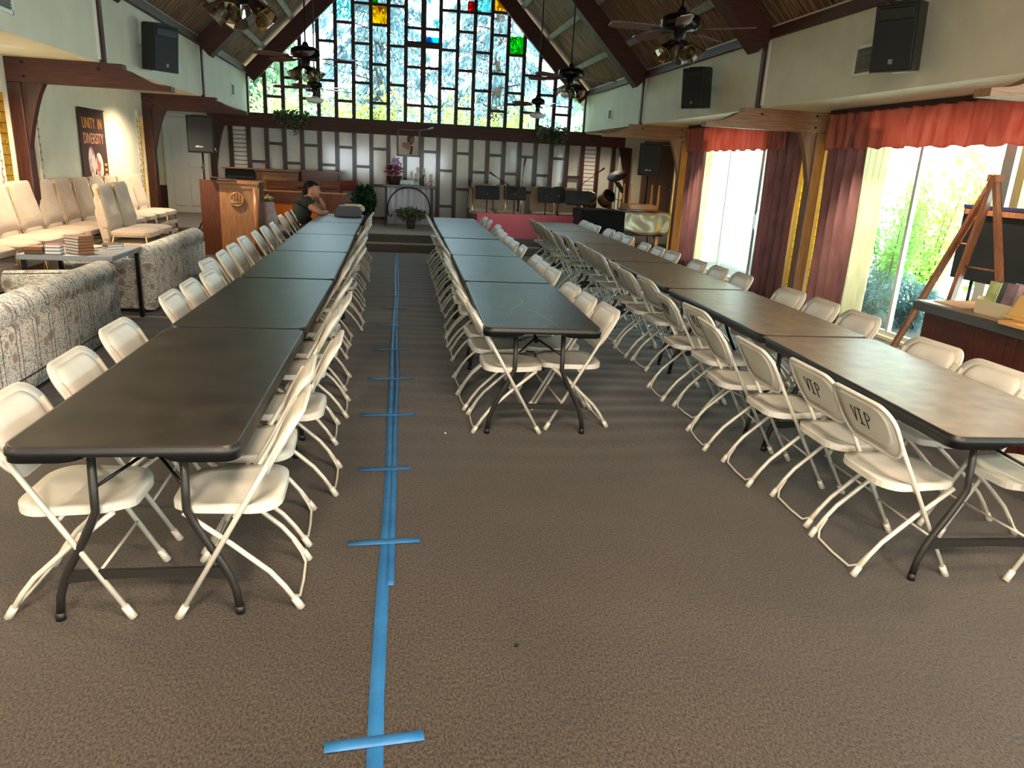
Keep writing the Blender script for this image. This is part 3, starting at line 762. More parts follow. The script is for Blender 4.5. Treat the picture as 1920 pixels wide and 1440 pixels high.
for k, (ys, tab, m) in rows.items():
    for i, y in enumerate(ys):
        yc = y+.915; x0 = interp(tab, y); x1 = interp(tab, y+1.83); xc = (x0+x1)/2+.38; a = -math.atan2(x1-x0, 1.83)
        lab = '%s black plastic folding table from the near end of the %s row' % (ord6(i, 0), k)
        if k == 'right': lab = '%s brown topped folding table with black rim from near end of right row' % ord6(i, 0)
        if k == 'middle' and i == 0: lab = 'scratched black plastic folding table at the near end of the middle row'
        z = max(0, rip(xc-.3, y+.14), rip(xc+.3, y+1.6))-.002
        src = TBR if k == 'right' else TB
        if src not in used: used[src] = 1; o = src; o.location = (xc, yc, z); o.rotation_euler = (0, 0, a); o['label'] = lab; o['group'] = 'folding tables set in three rows'
        else: o = dup(src, (xc, yc, z), a, lab, 'folding tables set in three rows')
        if k == 'middle' and i == 0: MT = o
        if k == 'left' and i == 0: LT = o
# chalky scratches on the nearest middle table
b = MB(); rs = random.Random(5); S2 = mat('scratch_grey', (.55, .58, .57), .6)
for _ in range(26):
    x = rs.uniform(-.33, .25); y = rs.uniform(-.85, .8); a = rs.uniform(-.6, .6)+(1.2 if rs.random() < .3 else 0); l = rs.uniform(.03, .13); w = .0022
    d = V((math.cos(a), math.sin(a), 0))*l; nn = V((-math.sin(a), math.cos(a), 0))*w; c = V((x, y, .7404))
    mid = c+d*.5+nn*3; b.quad(c-nn, mid-nn, mid+nn, c+nn); b.quad(mid-nn, c+d-nn, c+d+nn, mid+nn)
for pts in ([(-.15, -.45), (-.14, -.3), (-.02, -.05), (.0, .12), (-.02, .25)], [(-.04, -.32), (.03, -.35), (.07, -.6), (.1, -.8)]):
    for (xa, ya), (xb, yb) in zip(pts, pts[1:]):
        n_ = V((yb-ya, xa-xb, 0)).normalized()*.003; A = V((xa, ya, .7405)); B = V((xb, yb, .7405)); b.quad(A-n_, B-n_, B+n_, A+n_)
tag(b.build('scratches', S2, MT), kind='stuff')

# ---------------------------------------------------------------- blue tape
TAPE = mat('blue_tape', (.13, .37, .58), .5, col2=(.18, .44, .66), scale=5, bump=.3, bscale=30)
def strip(pts, w, name, lab, grp=None, lift=.0025):
    b = MB(); prev = None; P = []
    for (x0, y0), (x1, y1) in zip(pts, pts[1:]):
        k = max(1, int(math.dist((x0, y0), (x1, y1))/.05))
        for j in range(k): P.append((x0+(x1-x0)*j/k, y0+(y1-y0)*j/k))
    P.append(pts[-1])
    vs = []
    for i, p in enumerate(P):
        a = P[max(0, i-1)]; c = P[min(len(P)-1, i+1)]; d = V((c[0]-a[0], c[1]-a[1], 0)).normalized(); nn = V((-d.y, d.x, 0))
        row = [b.bm.verts.new((p[0]+nn.x*w*s, p[1]+nn.y*w*s, rip(p[0]+nn.x*w*s, p[1]+nn.y*w*s)+lift)) for s in (-.5, 0, .5)]; vs.append(row)
    for A, B in zip(vs, vs[1:]):
        for k in range(2): b.bm.faces.new((A[k], B[k], B[k+1], A[k+1])).smooth = True
    o = b.build(name, TAPE); md = o.modifiers.new('thick', 'SOLIDIFY'); md.thickness = .001; md.offset = 1
    return tag(o, lab, 'tape', grp)
cl = [(-.03, .6), (-.029, 1.75), (-.027, 2.07), (-.012, 2.71), (.017, 3.78), (.024, 4.85), (.041, 5.92), (.05, 6.9), (.075, 8.05), (.095, 9.0), (.107, 9.76), (.12, 11.5), (.15, 13.2), (.161, 14.2)]
strip([(x-.008, y) for x, y in cl], .05, 'floor_tape', 'long blue tape line running down the carpet aisle')
strip([(x+.028+.012*math.sin(y*1.3), y) for x, y in cl if y > 2.5], .03, 'floor_tape', 'second narrow blue tape line overlapping the right edge of the long one', lift=.0045)
for i, (xa, ya, xb, yb) in enumerate([(-.187, 1.84, .111, 1.86), (-.181, 3.07, .147, 3.085), (-.162, 3.92, .123, 3.935), (-.186, 4.852, .2, 4.86), (-.158, 5.73, .207, 5.75), (-.129, 6.685, .194, 6.71), (-.121, 7.74, .188, 7.76), (-.073, 8.715, .222, 8.71), (-.039, 9.545, .229, 9.575)]):
    strip([(xa, ya), (xb, yb)], .045, 'cross_tape', ['nearest', 'second', 'third', 'fourth', 'fifth', 'sixth', 'seventh', 'eighth', 'farthest'][i]+' short blue tape crosspiece over the long aisle tape line', 'blue tape crosspieces', lift=.0065)
b = MB(); b.sph((.47, 2.27, .006), (.009, .007, .007), 8, 6); tag(b.build('lint', BLACKM), 'tiny dark speck of debris on the carpet, right foreground', 'debris')
b = MB(); b.sph((.37, 4.49, .006), (.007, .006, .005), 8, 6); tag(b.build('lint', WHITE), 'tiny white speck of debris on carpet left of middle row', 'debris')

# ---------------------------------------------------------------- beige stacking chairs
def make_beige():
    t = thing('stacking_chair', 'beige', 'chair')
    b = MB(); b.pad([(x, y) for x, y in rrect(.48, .50, .09, 5)], lambda x, y, q: (V((x, y, .47-.035*q**4)), V((0, 0, 1))), .05, 6); b.build('seat', BEIGE, t)
    b = MB()
    def bf(u, v, q):
        z = v; x = -.215-.22*(z-.45)*.75+.03*math.exp(-((z-.6)/.09)**2)+.02*(1-q**4)
        return V((x, u, z)), V((.97, 0, .2))
    ol = [(u*(1-.06*(v-.72)/.27), v) for u, v in [(p[0], p[1]+.715) for p in rrect(.50, .54, .07, 5)]]
    b.pad(ol, bf, .05, 7); b.build('backrest', BEIGE, t)
    for s in (-1, 1):
        b = MB(); b.tube([(-.30, s*.235, .93), (-.235, s*.24, .52), (-.19, s*.24, .40), (.19, s*.24, .40)], .012, 8); b.tube([(.19, s*.24, .40), (.235, s*.25, 0)], .012, 8); b.build('side_frame', CREAMF, t)
        b = MB(); b.tube([(-.16, s*.24, .40), (-.27, s*.25, 0)], .012, 8); b.build('leg', CREAMF, t)
    b = MB(); b.tube([(.2, -.24, .38), (.2, .24, .38)], .01, 8); b.tube([(-.2, -.24, .38), (-.2, .24, .38)], .01, 8); b.build('cross_frame', CREAMF, t)
    return t
bg = cache(make_beige()); fb = True
def put_beige(x, y, z, rz, lab, grp, rot=None):
    global fb
    if fb: fb = False; bg.location = (x, y, z); bg.rotation_euler = rot or (0, 0, rz); bg['label'] = lab; bg['group'] = grp; return bg
    return dup(bg, (x, y, z), rz, lab, grp, rot)
ys = [7.35, 7.9, 8.45, 9.0, 9.55, 10.1, 10.65, 11.2, 11.75, 12.3, 12.85]
for i, y in enumerate(ys):
    for k in range(3):
        if k < 2 and 4 <= i <= 8: continue
        if k == 0 and 3 < i < 9: continue
        lab = 'beige upholstered stacking chair, %s along the left wall' % ordn(i) if k == 2 else 'beige stacking chair low in the stacks along the left wall, under the top chairs'
        put_beige(-3.66, y, .145*k, .02*((i*7) % 3-1), lab, 'top beige chairs along the left wall' if k == 2 else 'lower chairs of the beige stacks')
for i in (4, 5, 6, 7, 8):
    for k in (0, 1): put_beige(-3.66, ys[i], .145*k, 0, 'beige stacking chair low in the stacks along the left wall, under the top chairs', 'lower chairs of the beige stacks')
for i, y in enumerate((9.62, 10.16)):
    for k in range(3):
        put_beige(-3.02+.0, y, .14*k, 0, ('beige stacking chair atop the front stack, %s of the two facing the floral sofas' % ('nearer' if i == 0 else 'farther')) if k == 2 else 'beige stacking chair under the two front top chairs by the second sofa', 'front beige stacks' if k == 2 else 'lower chairs of the front beige stacks')
# floral sofas
def sofa(y0, y1, lab, hx=.0):
    L_ = y1-y0; t = thing('floral_sofa', lab, 'sofa', (-2.42, (y0+y1)/2, 0))
    arc = [(-.115+.115*math.cos(a), .60+.105*math.sin(a)) for a in [(-35+i*20)*PI/180 for i in range(12)]]
    prof = [(-.015, .05), (0, .15), (0.004, .52)]+arc+[(-.26, .50), (-.24, .30), (-.10, .05)]
    b = MB(); b.prism([(x, -L_/2+.02, z) for x, z in prof], (0, L_-.04, 0), smooth=True); b.build('back', FLORAL, t)
    b = MB(); b.box((-.52, 0, .17), (.62, L_-.1, .24), bev=.03); b.build('base', FLORAL, t)
    n_ = 2 if L_ < 2.3 else 3
    for k in range(n_):
        w = (L_-.44)/n_; b = MB(); b.box((-.53, -L_/2+.22+w*(k+.5), .36), (.60, w-.01, .16), bev=.05, seg=3); b.build('seat_cushion', FLORAL, t)
    for s in (-1, 1):
        b = MB(); b.box((-.49, s*(L_/2-.1), .28), (.78, .18, .46), bev=.04); b.tube([(-.10, s*(L_/2-.1), .53), (-.88, s*(L_/2-.1), .50)], .105, 14); b.build('arm', FLORAL, t)
    b = MB(); b.box((.004, 0, .158), (.006, L_-.03, .008)); b.build('welt', mat('welt_dark', (.25, .26, .30), .8), t)
    return t
sofa(4.75, 7.13, 'floral striped sofa nearest the camera at left, its back to the tables')
sofa(8.12, 10.45, 'floral striped sofa farther back at left, beyond the book table')
# book tables
GREYT = mat('grey_table', (.56, .58, .61), .4)
b = MB(); t = thing('book_table', 'grey topped table between the two floral sofas, covered with books', 'table', (-2.88, 7.63, 0))
b.box((0, 0, .70), (.80, .86, .05), bev=.008); b.build('table_top', GREYT, t)
for sx in (-1, 1):
    for sy in (-1, 1): b = MB(); b.box((sx*.36, sy*.38, .34), (.035, .035, .68)); b.build('leg', BLACKM, t)
BR = [mat('book_cover_%d' % i, c, .6) for i, c in enumerate([(.62, .42, .26), (.36, .27, .16), (.16, .12, .10), (.66, .20, .22), (.42, .33, .30), (.55, .36, .22), (.72, .68, .60), (.30, .36, .30)])]
def book(x, y, z, w, d, h, m, rz, lab, grp=None, pages=True):
    t = thing('book', lab, 'book', (x, y, z), rz, grp)
    b = MB(); b.box((0, 0, h-.0015), (w, d, .003)); b.box((0, 0, .0015), (w, d, .003)); b.box((-w/2+.0015, 0, h/2), (.003, d, h)); b.build('cover', m, t)
    b = MB(); b.box((.002, 0, h/2), (w-.008, d-.008, h-.006)); b.build('pages', PAPER, t)
    return t
zt = .7255
for k in range(6):
    book(-2.82+.004*(k % 2), 7.40, zt+.027*k, .20, .15, .026, BR[5 if k else 0], PI*.5+.9+.02*k, ['bottom', 'second', 'third', 'fourth', 'fifth', 'top'][k]+' brown book of the tall stack on the grey book table', 'stack of six brown books')
P2 = [(-2.72, 7.95, 0, 1, .16, .11, .035, 4, 'thick book lying flat near grey table corner by the far sofa'), (-2.66, 7.78, 0, 6, .16, .12, .022, .7, 'pale hardback lying on grey table edge, front right'),
      (-2.66, 7.78, .023, 4, .15, .11, .02, .75, 'brown hardback lying on the pale hardback on grey table'), (-2.86, 7.86, 0, 6, .22, .15, .01, 1.4, 'open pale magazine spread on the grey book table'),
      (-3.1, 7.9, 0, 0, .24, .2, .008, .3, 'tan booklet at the wall side of the grey table'), (-2.78, 7.6, 0, 6, .1, .07, .012, 2.2, 'small white card packet in the middle of the grey table'), (-3.25, 7.62, 0, 7, .2, .15, .02, .1, 'dull green hardback beside the tall book stack')]
for x, y, dz, mi, w, d, h, rz, lab in P2: book(x, y, zt+dz, w, d, h, BR[mi], rz, lab, 'books lying loose on the grey table')
for k, (mi, lab) in enumerate(((1, 'lower brown book of the leftmost pile on the grey table'), (5, 'upper brown book of the leftmost pile on the grey table'))):
    book(-3.15, 7.32, zt+.032*k, .20, .14, .031, BR[mi], PI/2+.1, lab, 'book piles at left of the grey table')
for k, (mi, lab) in enumerate(((1, 'lowest book of the pile beside the tall stack on grey table'), (2, 'middle dark book of the pile beside the tall stack on grey table'), (3, 'thin red book topping the pile beside the tall stack on grey table'))):
    book(-3.50, 6.99-.0+.0, .703+.028*k, .20, .02+.0, .027, BR[mi], 0, lab) if 0 else book(-2.995, 7.30, zt+.03*k, .13, .12, .029, BR[mi], .1, lab, 'book piles at left of the grey table')
# banner
ban = thing('wall_banner', 'dark brown hanging banner reading UNITY IN DIVERSITY on the left wall', 'banner', (-4.03, 11.47, 1.62))
b = MB(); b.box((0, 0, 0), (.012, .92, 1.04)); b.build('cloth', mat('banner_brown', (.27, .14, .12), .8), ban)
MR_ = Matrix(((0, 0, 1), (1, 0, 0), (0, 1, 0))).to_euler()
OR1 = mat('banner_orange', (.93, .62, .28), .6); OR2 = mat('banner_peach', (.93, .66, .52), .6)
text_mesh('lettering', 'UNITY', .20, OR1, ban, (.008, -.13, .34), MR_, sx=.78); text_mesh('lettering', 'IN', .20, OR1, ban, (.008, .27, .34), MR_, sx=.78); text_mesh('lettering', 'DIVERSITY', .20, OR2, ban, (.008, 0, .14), MR_, sx=.78)
CR = mat('banner_cream', (.90, .85, .80), .7, col2=(.72, .38, .34), scale=6, lo=.5, hi=.62)
b = MB()
for cy, cz, ry, rz_ in ((-.14, -.16, .12, .20), (.12, -.22, .14, .18)):
    pts = [(.007, cy+ry*math.cos(a), cz+rz_*math.sin(a)) for a in [i*PI/12 for i in range(24)]]; b.prism(pts, (.003, 0, 0))
b.prism([(.0075, -.2, -.3), (.0075, 0, -.34), (.0075, .18, -.3), (.0075, .28, -.51), (.0075, -.25, -.51)], (.003, 0, 0)); b.build('artwork', CR, ban)
b = MB()
for i in range(5): b.box((.009, .36, -.2-.07*i), (.003, .09, .035))
b.build('side_lettering', OR1, ban)
b = MB(); b.tube([(.01, -.47, .53), (.01, .47, .53)], .009, 8); b.build('banner_rod', BLACKM, ban)
# counter with brochures
t = thing('counter', 'dark reddish wooden counter with grey edged top at right beyond the tables', 'counter', (0, 0, 0))
CTOP = mat('counter_top_grey', (.30, .30, .31), .4); CBODY = wood('counter_red_wood', (.26, .10, .07), (.38, .16, .11), .4, 2)
b = MB(); b.box((4.42, 3.3, .815), (.72, 3.6, .07), bev=.004); b.build('worktop', CTOP, t)
b = MB(); b.box((4.44, 3.3, .39), (.6, 3.5, .78)); b.build('body', CBODY, t)
b = MB(); b.box((4.43, 3.3, .853), (.70, 3.58, .006)); b.build('laminate', mat('counter_laminate', (.62, .50, .40), .3), t)
CZ = .857
b = MB(); b.box((4.42, 4.88, CZ+.002), (.5, .28, .004)); tag(b.build('paper_sheet', mat('tan_paper', (.80, .62, .48), .7), rot=(0, 0, 0)), 'tan paper sheet lying at the far end of the counter', 'paper')
t = thing('brochure_holder', 'cream cardboard brochure holder on the counter full of leaflets', 'brochure holder', (4.28, 4.42, CZ))
CARD = mat('cream_card', (.80, .75, .62), .7)
b = MB()
b.box((0, 0, .004), (.26, .34, .008)); b.box((-.125, 0, .05), (.008, .34, .10)); b.box((.125, 0, .08), (.008, .34, .16)); b.box((0, .166, .06), (.26, .008, .12)); b.box((0, -.166, .06), (.26, .008, .12)); b.box((.0, 0, .06), (.006, .33, .12))
b.build('tray', CARD, t)
LC = [((.62, .66, .45), 'green'), ((.50, .42, .46), 'mauve'), ((.55, .30, .26), 'red'), ((.80, .84, .84), 'white'), ((.30, .31, .33), 'dark'), ((.74, .66, .68), 'pink')]
for i, (c, nm) in enumerate(LC):
    b = MB(); b.box((0, 0, .11), (.006, .10, .22), rot=(0, .18, 0)); 
    o = b.build('leaflet', mat('leaflet_'+nm, c, .6, col2=tuple(min(1, v*1.3) for v in c), scale=12), loc=(4.28-.07+.05*(i % 3)+(.0 if i < 3 else .01), 4.53-.1*(i % 4), CZ+.012))
    tag(o, nm+' leaflet standing in the cream brochure holder on the counter', 'leaflet', 'leaflets in the brochure holder')
t = thing('cardboard_box', 'yellow tan cardboard display flap standing at right end of visible counter', 'box', (4.24, 4.12, CZ))
YC = mat('yellow_card', (.86, .70, .42), .7)
b = MB(); b.prism([(-.10, .16, .02), (-.10, .10, .15), (-.10, -.02, .25), (-.10, -.2, .28), (-.10, -.2, .02)], (.006, 0, 0)); b.box((0, 0, .01), (.24, .36, .02)); b.build('flap', YC, t)
b = MB(); b.box((4.2, 3.95, CZ+.012), (.4, .5, .024)); o = b.build('document_folder', mat('orange_card', (.88, .66, .42), .6)); o.location.z = 0; tag(o, 'orange tan flat folder under the display box on the counter', 'folder')
bpy.data.objects['cardboard_box'].location.z = CZ+.026
# easel with covered board
ap = V((5.0, 5.62, 1.82))
t = thing('easel', 'tall wooden tripod easel in front of the wide window behind the counter', 'easel', (0, 0, 0))
EW = wood('easel_wood', (.56, .36, .25), (.68, .46, .33), .5, 2)
for f, r in (((5.10, 6.62, 0), .024), ((4.92, 5.86, 0), .03), ((5.05, 5.05, 0), .024)):
    f = V(f); d = (f-ap); b = MB(); q = d.to_track_quat('Z', 'X').to_euler(); b.box(tuple((f+ap)/2), (r*1.3, r*2.2, d.length), rot=q, bev=.004); b.build('leg', EW, t)
b = MB(); b.box((5.0, 5.62, 1.80), (.06, .12, .06)); b.build('head', EW, t)
b = MB()
for q, a, c in ((.32, (5.10, 6.62, 0), (4.92, 5.86, 0)), (.42, (4.92, 5.86, 0), (5.05, 5.05, 0))):
    b.tube([ap.lerp(V(a), q), ap.lerp(V(c), q)], .009, 6)
b.build('rung', EW, t)
t = thing('covered_board', 'large black board wrapped in dark plastic leaning behind the easel', 'board', (5.2, 5.25, 1.24), 0)
b = MB(); b.box((0, 0, 0), (.05, 1.7, .66), bev=.006); b.build('board', mat('dark_plastic_wrap', (.14, .15, .16), .3, bump=.6, scale=9), t)
b = MB(); b.box((-.028, 0, .315), (.012, 1.7, .03)); b.build('blue_edge', mat('navy_edge', (.16, .16, .32), .6), t)
b = MB(); b.box((-.03, 0, .27), (.014, 1.64, .045)); b.build('wood_strip', EW, t)
b = MB(); b.box((.3, 0, -.33), (.6, 1.2, .02)); b.box((.25, .5, -.78), (.04, .04, .9)); b.box((.25, -.5, -.78), (.04, .04, .9)); b.bm.free()
for yy in (-.6, .6): b = MB(); b.tube([(0, yy, -.32), (0, yy, -1.24)], .015); b.build('support', BLACKM, t)
# ---------------------------------------------------------------- speakers
def logo(par, x, y, z, w, m):   # small pale plate with a few strokes
    b = MB()
    for i in range(7): b.box((x, y-w/2+w*(i+.5)/7, z+(.004 if i in (1, 2) else 0)), (.004, w/9, .018+(.012 if i in (1, 2) else 0)))
    b.build('logo', m, par)
LOGO = mat('logo_silver', (.80, .80, .78), .4)
def wall_speaker(x, y, z, rz, tilt, lab):
    t = thing('wall_speaker', lab, 'speaker', (x, y, z)); t.rotation_euler = (0, tilt, rz)
    b = MB(); b.prism([(.16, -.18, -.27), (.16, .18, -.27), (-.12, .13, -.27), (-.12, -.13, -.27)], (0, 0, .54)); b.box((.0, 0, .275), (.26, .2, .02), bev=.008); b.build('cabinet', BLACKP, t)
    b = MB(); b.box((.165, 0, -.0), (.02, .345, .52), bev=.012); b.build('grille', SPKR, t)
    b = MB(); b.box((.178, 0, .12), (.004, .28, .006)); b.box((.177, 0, .185), (.006, .30, .10), bev=.01); b.build('horn_slot', BLACKP, t)
    b = MB(); b.box((.179, .0, -.19), (.004, .035, .04)); b.build('logo', mat('badge_grey', (.45, .47, .5), .4), t)
    b = MB(); b.tube([(-.10, 0, -.0), (-.3, 0, 0)], .018, 8); b.build('bracket', WHITE, t); b = MB(); b.box((-.13, 0, -.278), (.2, .12, .012)); b.build('bracket_plate', WHITE, t)
wall_speaker(4.40, 6.33, 2.93, PI+.55, .12, 'large dark wall speaker near right upper wall top, beside the square vent')
wall_speaker(4.42, 10.78, 2.90, PI+.6, .10, 'dark wall speaker midway along the right upper wall')
wall_speaker(-2.86, 10.6, 2.89, -.62, .10, 'black wall speaker on the cream left upper wall')
def pole_speaker(x, y, zf, zb, w, h, rz, lab1, lab2, lean):
    t = thing('speaker_stand', lab1, 'stand', (x, y, zf))
    H = zb-zf
    b = MB(); b.tube([(0, 0, .15), (0, 0, H*.55)], .021, 10); b.tube([(0, 0, H*.5), (0, 0, H)], .016, 10); b.build('pole', BLACKM, t)
    for k in range(3):
        a = k*2*PI/3+.5; b = MB(); b.tube([(0.02*math.cos(a), .02*math.sin(a), .62), (.42*math.cos(a), .42*math.sin(a), .015)], .012, 8); b.build('leg', BLACKM, t)
    b = MB(); b.tube([(0, 0, .58), (0, 0, .68)], .032, 12); b.build('collar', BLACKP, t)
    s = thing('loudspeaker', lab2, 'speaker', (x, y, zb), rz)
    b = MB(); b.prism([(.17, -w/2, 0), (.17, w/2, 0), (-.12, w/2*.7, 0), (-.12, -w/2*.7, 0)], (0, 0, h)); b.box((.0, 0, h+.004), (.2, w*.6, .012)); b.build('cabinet', BLACKP, s)
    b = MB(); b.box((.175, 0, h/2), (.022, w*.97, h*.97), bev=.02, seg=3); b.build('grille', SPKR, s)
    logo(s, .188, -w*.06, h*.17, w*.28, LOGO)
pole_speaker(5.24, 14.95, STZ, 1.64, .46, .62, -PI/2-.22, 'black tripod stand on platform under the right loudspeaker', 'black loudspeaker on a pole at far right, above the silver covered piano', 0)
pole_speaker(-3.12, 13.75, 0, 1.64, .42, .60, -PI/2+.12, 'black tripod stand behind the wooden lectern at left', 'black loudspeaker on a pole at far left, in front of the white door', 0)

# ---------------------------------------------------------------- lectern
t = thing('lectern', 'brown wooden lectern with round carved medallion at left in front of platform', 'lectern', (-2.58, 13.25, 0))
b = MB(); b.box((.03, .15, .60), (.84, .50, 1.20)); b.build('cabinet', OAKD, t)
b = MB(); b.box((.13, -.115, .62), (.62, .03, 1.18)); b.build('front_panel', OAK, t)
b = MB(); b.box((-.33, -.11, .615), (.30, .04, 1.23)); b.build('side_wing', wood('oak_red', (.29, .145, .075), (.39, .20, .115), .4, 2), t)
b = MB(); b.box((.13, -.14, 1.20), (.66, .05, .05), bev=.008); b.box((.13, -.135, 1.13), (.60, .03, .05), bev=.006); b.box((.03, .15, 1.215), (.86, .52, .03), bev=.006); b.build('top_moulding', OAK, t)
b = MB(); b.tube([(.40, -.12, .02), (.40, -.12, 1.12)], .052, 16); b.build('column', OAK, t)
b = MB(); M_ = Matrix.Translation(V((.10, -.135, .93))) @ Euler((PI/2, 0, 0)).to_matrix().to_4x4(); b.lathe([(.0001, .028), (.09, .03), (.105, .038), (.12, .034), (.125, 0), (.0001, 0)], M=M_, seg=32)
for dx, h_ in ((-.045, .09), (0, .13), (.045, .09)):
    b.sph((.10+dx, -.168, .90+h_*.5), (.014, .012, h_*.5), 8, 8); b.sph((.10+dx, -.168, .915+h_), .014, 8, 6)
b.tube([(.02, -.168, .88), (.18, -.168, .88)], .008, 6); b.build('medallion', OAK, t)
t = thing('lectern_microphone', 'slim gooseneck microphone rising from the lectern top', 'microphone', (-2.83, 13.15, 1.23))
b = MB(); b.box((0, 0, .015), (.1, .08, .03)); b.tube([(0, 0, .03), (0, 0, .16), (.06, 0, .30), (.1, -.01, .38), (.08, -.02, .44)], .006, 6); b.build('gooseneck', BLACKM, t)
b = MB(); b.tube([(.085, -.02, .42), (.05, -.02, .50)], [.012, .02], 8); b.build('microphone_head', BLACKP, t)
b = MB(); b.box((-2.68, 13.12, 1.262), (.38, .22, .012), rot=(.0, .06, 0), bev=.003); tag(b.build('reading_tray', BLACKP), 'thin dark tray lying across the top of the lectern', 'tray')
# cloth-draped stand with flowers
t = thing('draped_stand', 'small stand draped in pink and white cloth beside the lectern', 'stand', (-2.12, 14.0, 0))
CLT = mat('pink_white_cloth', (.90, .88, .89), .85, col2=(.84, .68, .69), scale=7)
bm_ = MB(); pr = []
for j in range(13):
    q = j/12; row = []
    for k in range(40):
        a = k*2*PI/40; r = (.10+.13*q)*(1+.14*q*math.sin(a*7)); row.append(bm_.bm.verts.new((r*math.cos(a), r*math.sin(a), .86-.84*q)))
    pr.append(row)
for A, B in zip(pr, pr[1:]):
    for k in range(40): bm_.bm.faces.new((A[k], A[(k+1) % 40], B[(k+1) % 40], B[k])).smooth = True
bm_.bm.faces.new(pr[0]); bm_.build('cloth', CLT, t)
def leafmass(n, cfun, size, seed=0, aspect=.45):
    r = random.Random(seed); vs = []; fs = []
    for i in range(n):
        c, nrm = cfun(r); s_ = size*r.uniform(.6, 1.3)
        d = V((r.gauss(0, 1), r.gauss(0, 1), r.gauss(0, .8))).normalized(); 
        if nrm is not None: d = (d*.7+nrm).normalized()
        u = d; w = d.cross(V((r.gauss(0, 1), r.gauss(0, 1), r.gauss(0, 1)))).normalized()*aspect
        k = len(vs); c = V(c); vs += [c-u*s_*.5, c+w*s_*.5, c+u*s_*.5, c-w*s_*.5]; fs.append((k, k+1, k+2, k+3))
    return vs, fs
def leafobj(name, vs, fs, m, parent=None, loc=None):
    me = bpy.data.meshes.new(name); me.from_pydata(vs, [], fs); me.materials.append(m); o = bpy.data.objects.new(name, me); C.objects.link(o)
    if parent: o.parent = parent
    if loc: o.location = loc
    return o
def ball(cx, cy, cz, rx, ry, rz_):
    def f(r):
        d = V((r.gauss(0, 1), r.gauss(0, 1), r.gauss(0, 1))).normalized()*r.uniform(.45, 1)
        return (cx+d.x*rx, cy+d.y*ry, cz+d.z*rz_), d
    return f
LEAFD = mat('leaf_dark', (.06, .17, .10), .5, col2=(.13, .28, .15), scale=9)
LEAFM = mat('leaf_olive', (.28, .32, .21), .6, col2=(.47, .50, .37), scale=9)
leafobj('flowers', *leafmass(60, ball(0, 0, .92, .1, .1, .07), .05, 1), mat('pale_flowers', (.86, .86, .62), .7), t)
leafobj('leaves', *leafmass(50, ball(0, 0, .89, .11, .11, .05), .06, 2), LEAFM, t)

# ---------------------------------------------------------------- platform furniture left
t = thing('choir_rail', 'long low panelled wooden choir rail on the platform at left', 'rail', (-1.75, 15.95, STZ))
b = MB(); b.box((0, 0, .32), (1.75, .06, .64))
for i in range(8): b.box((-.875+.125+.22*i-.02, -.036, .32), (.012, .014, .60))
b.build('panel', wood('rail_wood', (.44, .22, .12), (.56, .30, .17), .45, 2), t)
b = MB(); b.box((0, -.01, .655), (1.80, .12, .03), bev=.006); b.build('rail_cap', PINE, t)
b = MB(); b.box((-1.92, 15.84, STZ+.20), (1.25, .02, .40)); b.mi = 1; b.box((-1.92, 15.82, STZ+.41), (1.27, .03, .02))
tag(b.build('orange_board', [mat('bright_orange', (1.0, .48, .04), .6), mat('orange_red', (.85, .33, .12), .6)]), 'bright orange board standing against the choir rail behind the lectern', 'board')
t = thing('organ_console', 'dark wooden organ console with black music rack behind the lectern', 'organ', (-3.08, 17.0, STZ))
b = MB(); b.box((0, .2, .5), (.68, .5, 1.0)); b.box((0, 0, .35), (.62, .3, .7)); b.build('case', OAKD, t)
b = MB(); b.box((-.03, -.12, .93), (.60, .04, .20), rot=(-.2, 0, 0), bev=.02); b.build('music_rack', BLACKP, t)
b = MB(); b.box((0, .1, 1.045), (.74, .6, .03), bev=.006); b.build('lid', OAKD, t)
t = thing('upright_cabinet', 'light brown wooden organ back standing behind the choir rail chairs', 'cabinet', (-2.32, 17.05, STZ))
b = MB(); b.box((0, 0, .5), (.84, .5, 1.0)); b.build('case', wood('golden_wood', (.52, .36, .18), (.62, .44, .24), .4, 0), t)
b = MB(); b.box((0, 0, 1.035), (.90, .56, .05), bev=.008); b.box((-.40, -.26, .5), (.05, .03, 1.0)); b.box((.40, -.26, .5), (.05, .03, 1.0)); b.box((.2, -.256, .94), (.34, .012, .05)); b.build('moulding', OAKD, t)
t = thing('upright_piano', 'dark reddish wooden upright piano with horizontal slats behind the seated person', 'piano', (-1.46, 17.1, STZ))
RW = wood('red_wood', (.28, .11, .08), (.40, .18, .12), .35, 0)
b = MB(); b.box((0, 0, .52), (.76, .46, 1.04)); b.build('case', RW, t)
b = MB()
for i in range(4): b.box((0, -.24, .62+.1*i), (.62, .015, .05))
b.build('slats', RW, t); b = MB(); b.box((0, 0, 1.055), (.80, .52, .03), bev=.006); b.box((.42, -.1, .75), (.03, .05, .66)); b.build('lid', OAKD, t)
def wchair(x, y, rz, lab):
    t = thing('wooden_chair', lab, 'chair', (x, y, STZ), rz, 'wooden choir chairs')
    m = wood('choir_wood', (.42, .22, .12), (.56, .32, .19), .4, 1)
    b = MB(); b.box((0, 0, .44), (.42, .44, .03), bev=.01); b.build('seat', m, t)
    for s in (-1, 1):
        b = MB(); b.box((-.21, s*.2, .44), (.035, .035, .88), rot=(0, -.10, 0)); b.build('leg', m, t)
        b = MB(); b.box((.18, s*.2, .215), (.035, .035, .43)); b.build('leg', m, t)
    b = MB()
    for z, h_ in ((.80, .11), (.66, .10)): b.box((-.245+.02*(.8-z)*5, 0, z), (.02, .40, h_), rot=(0, -.10, 0), bev=.004)
    b.build('back_slats', m, t)
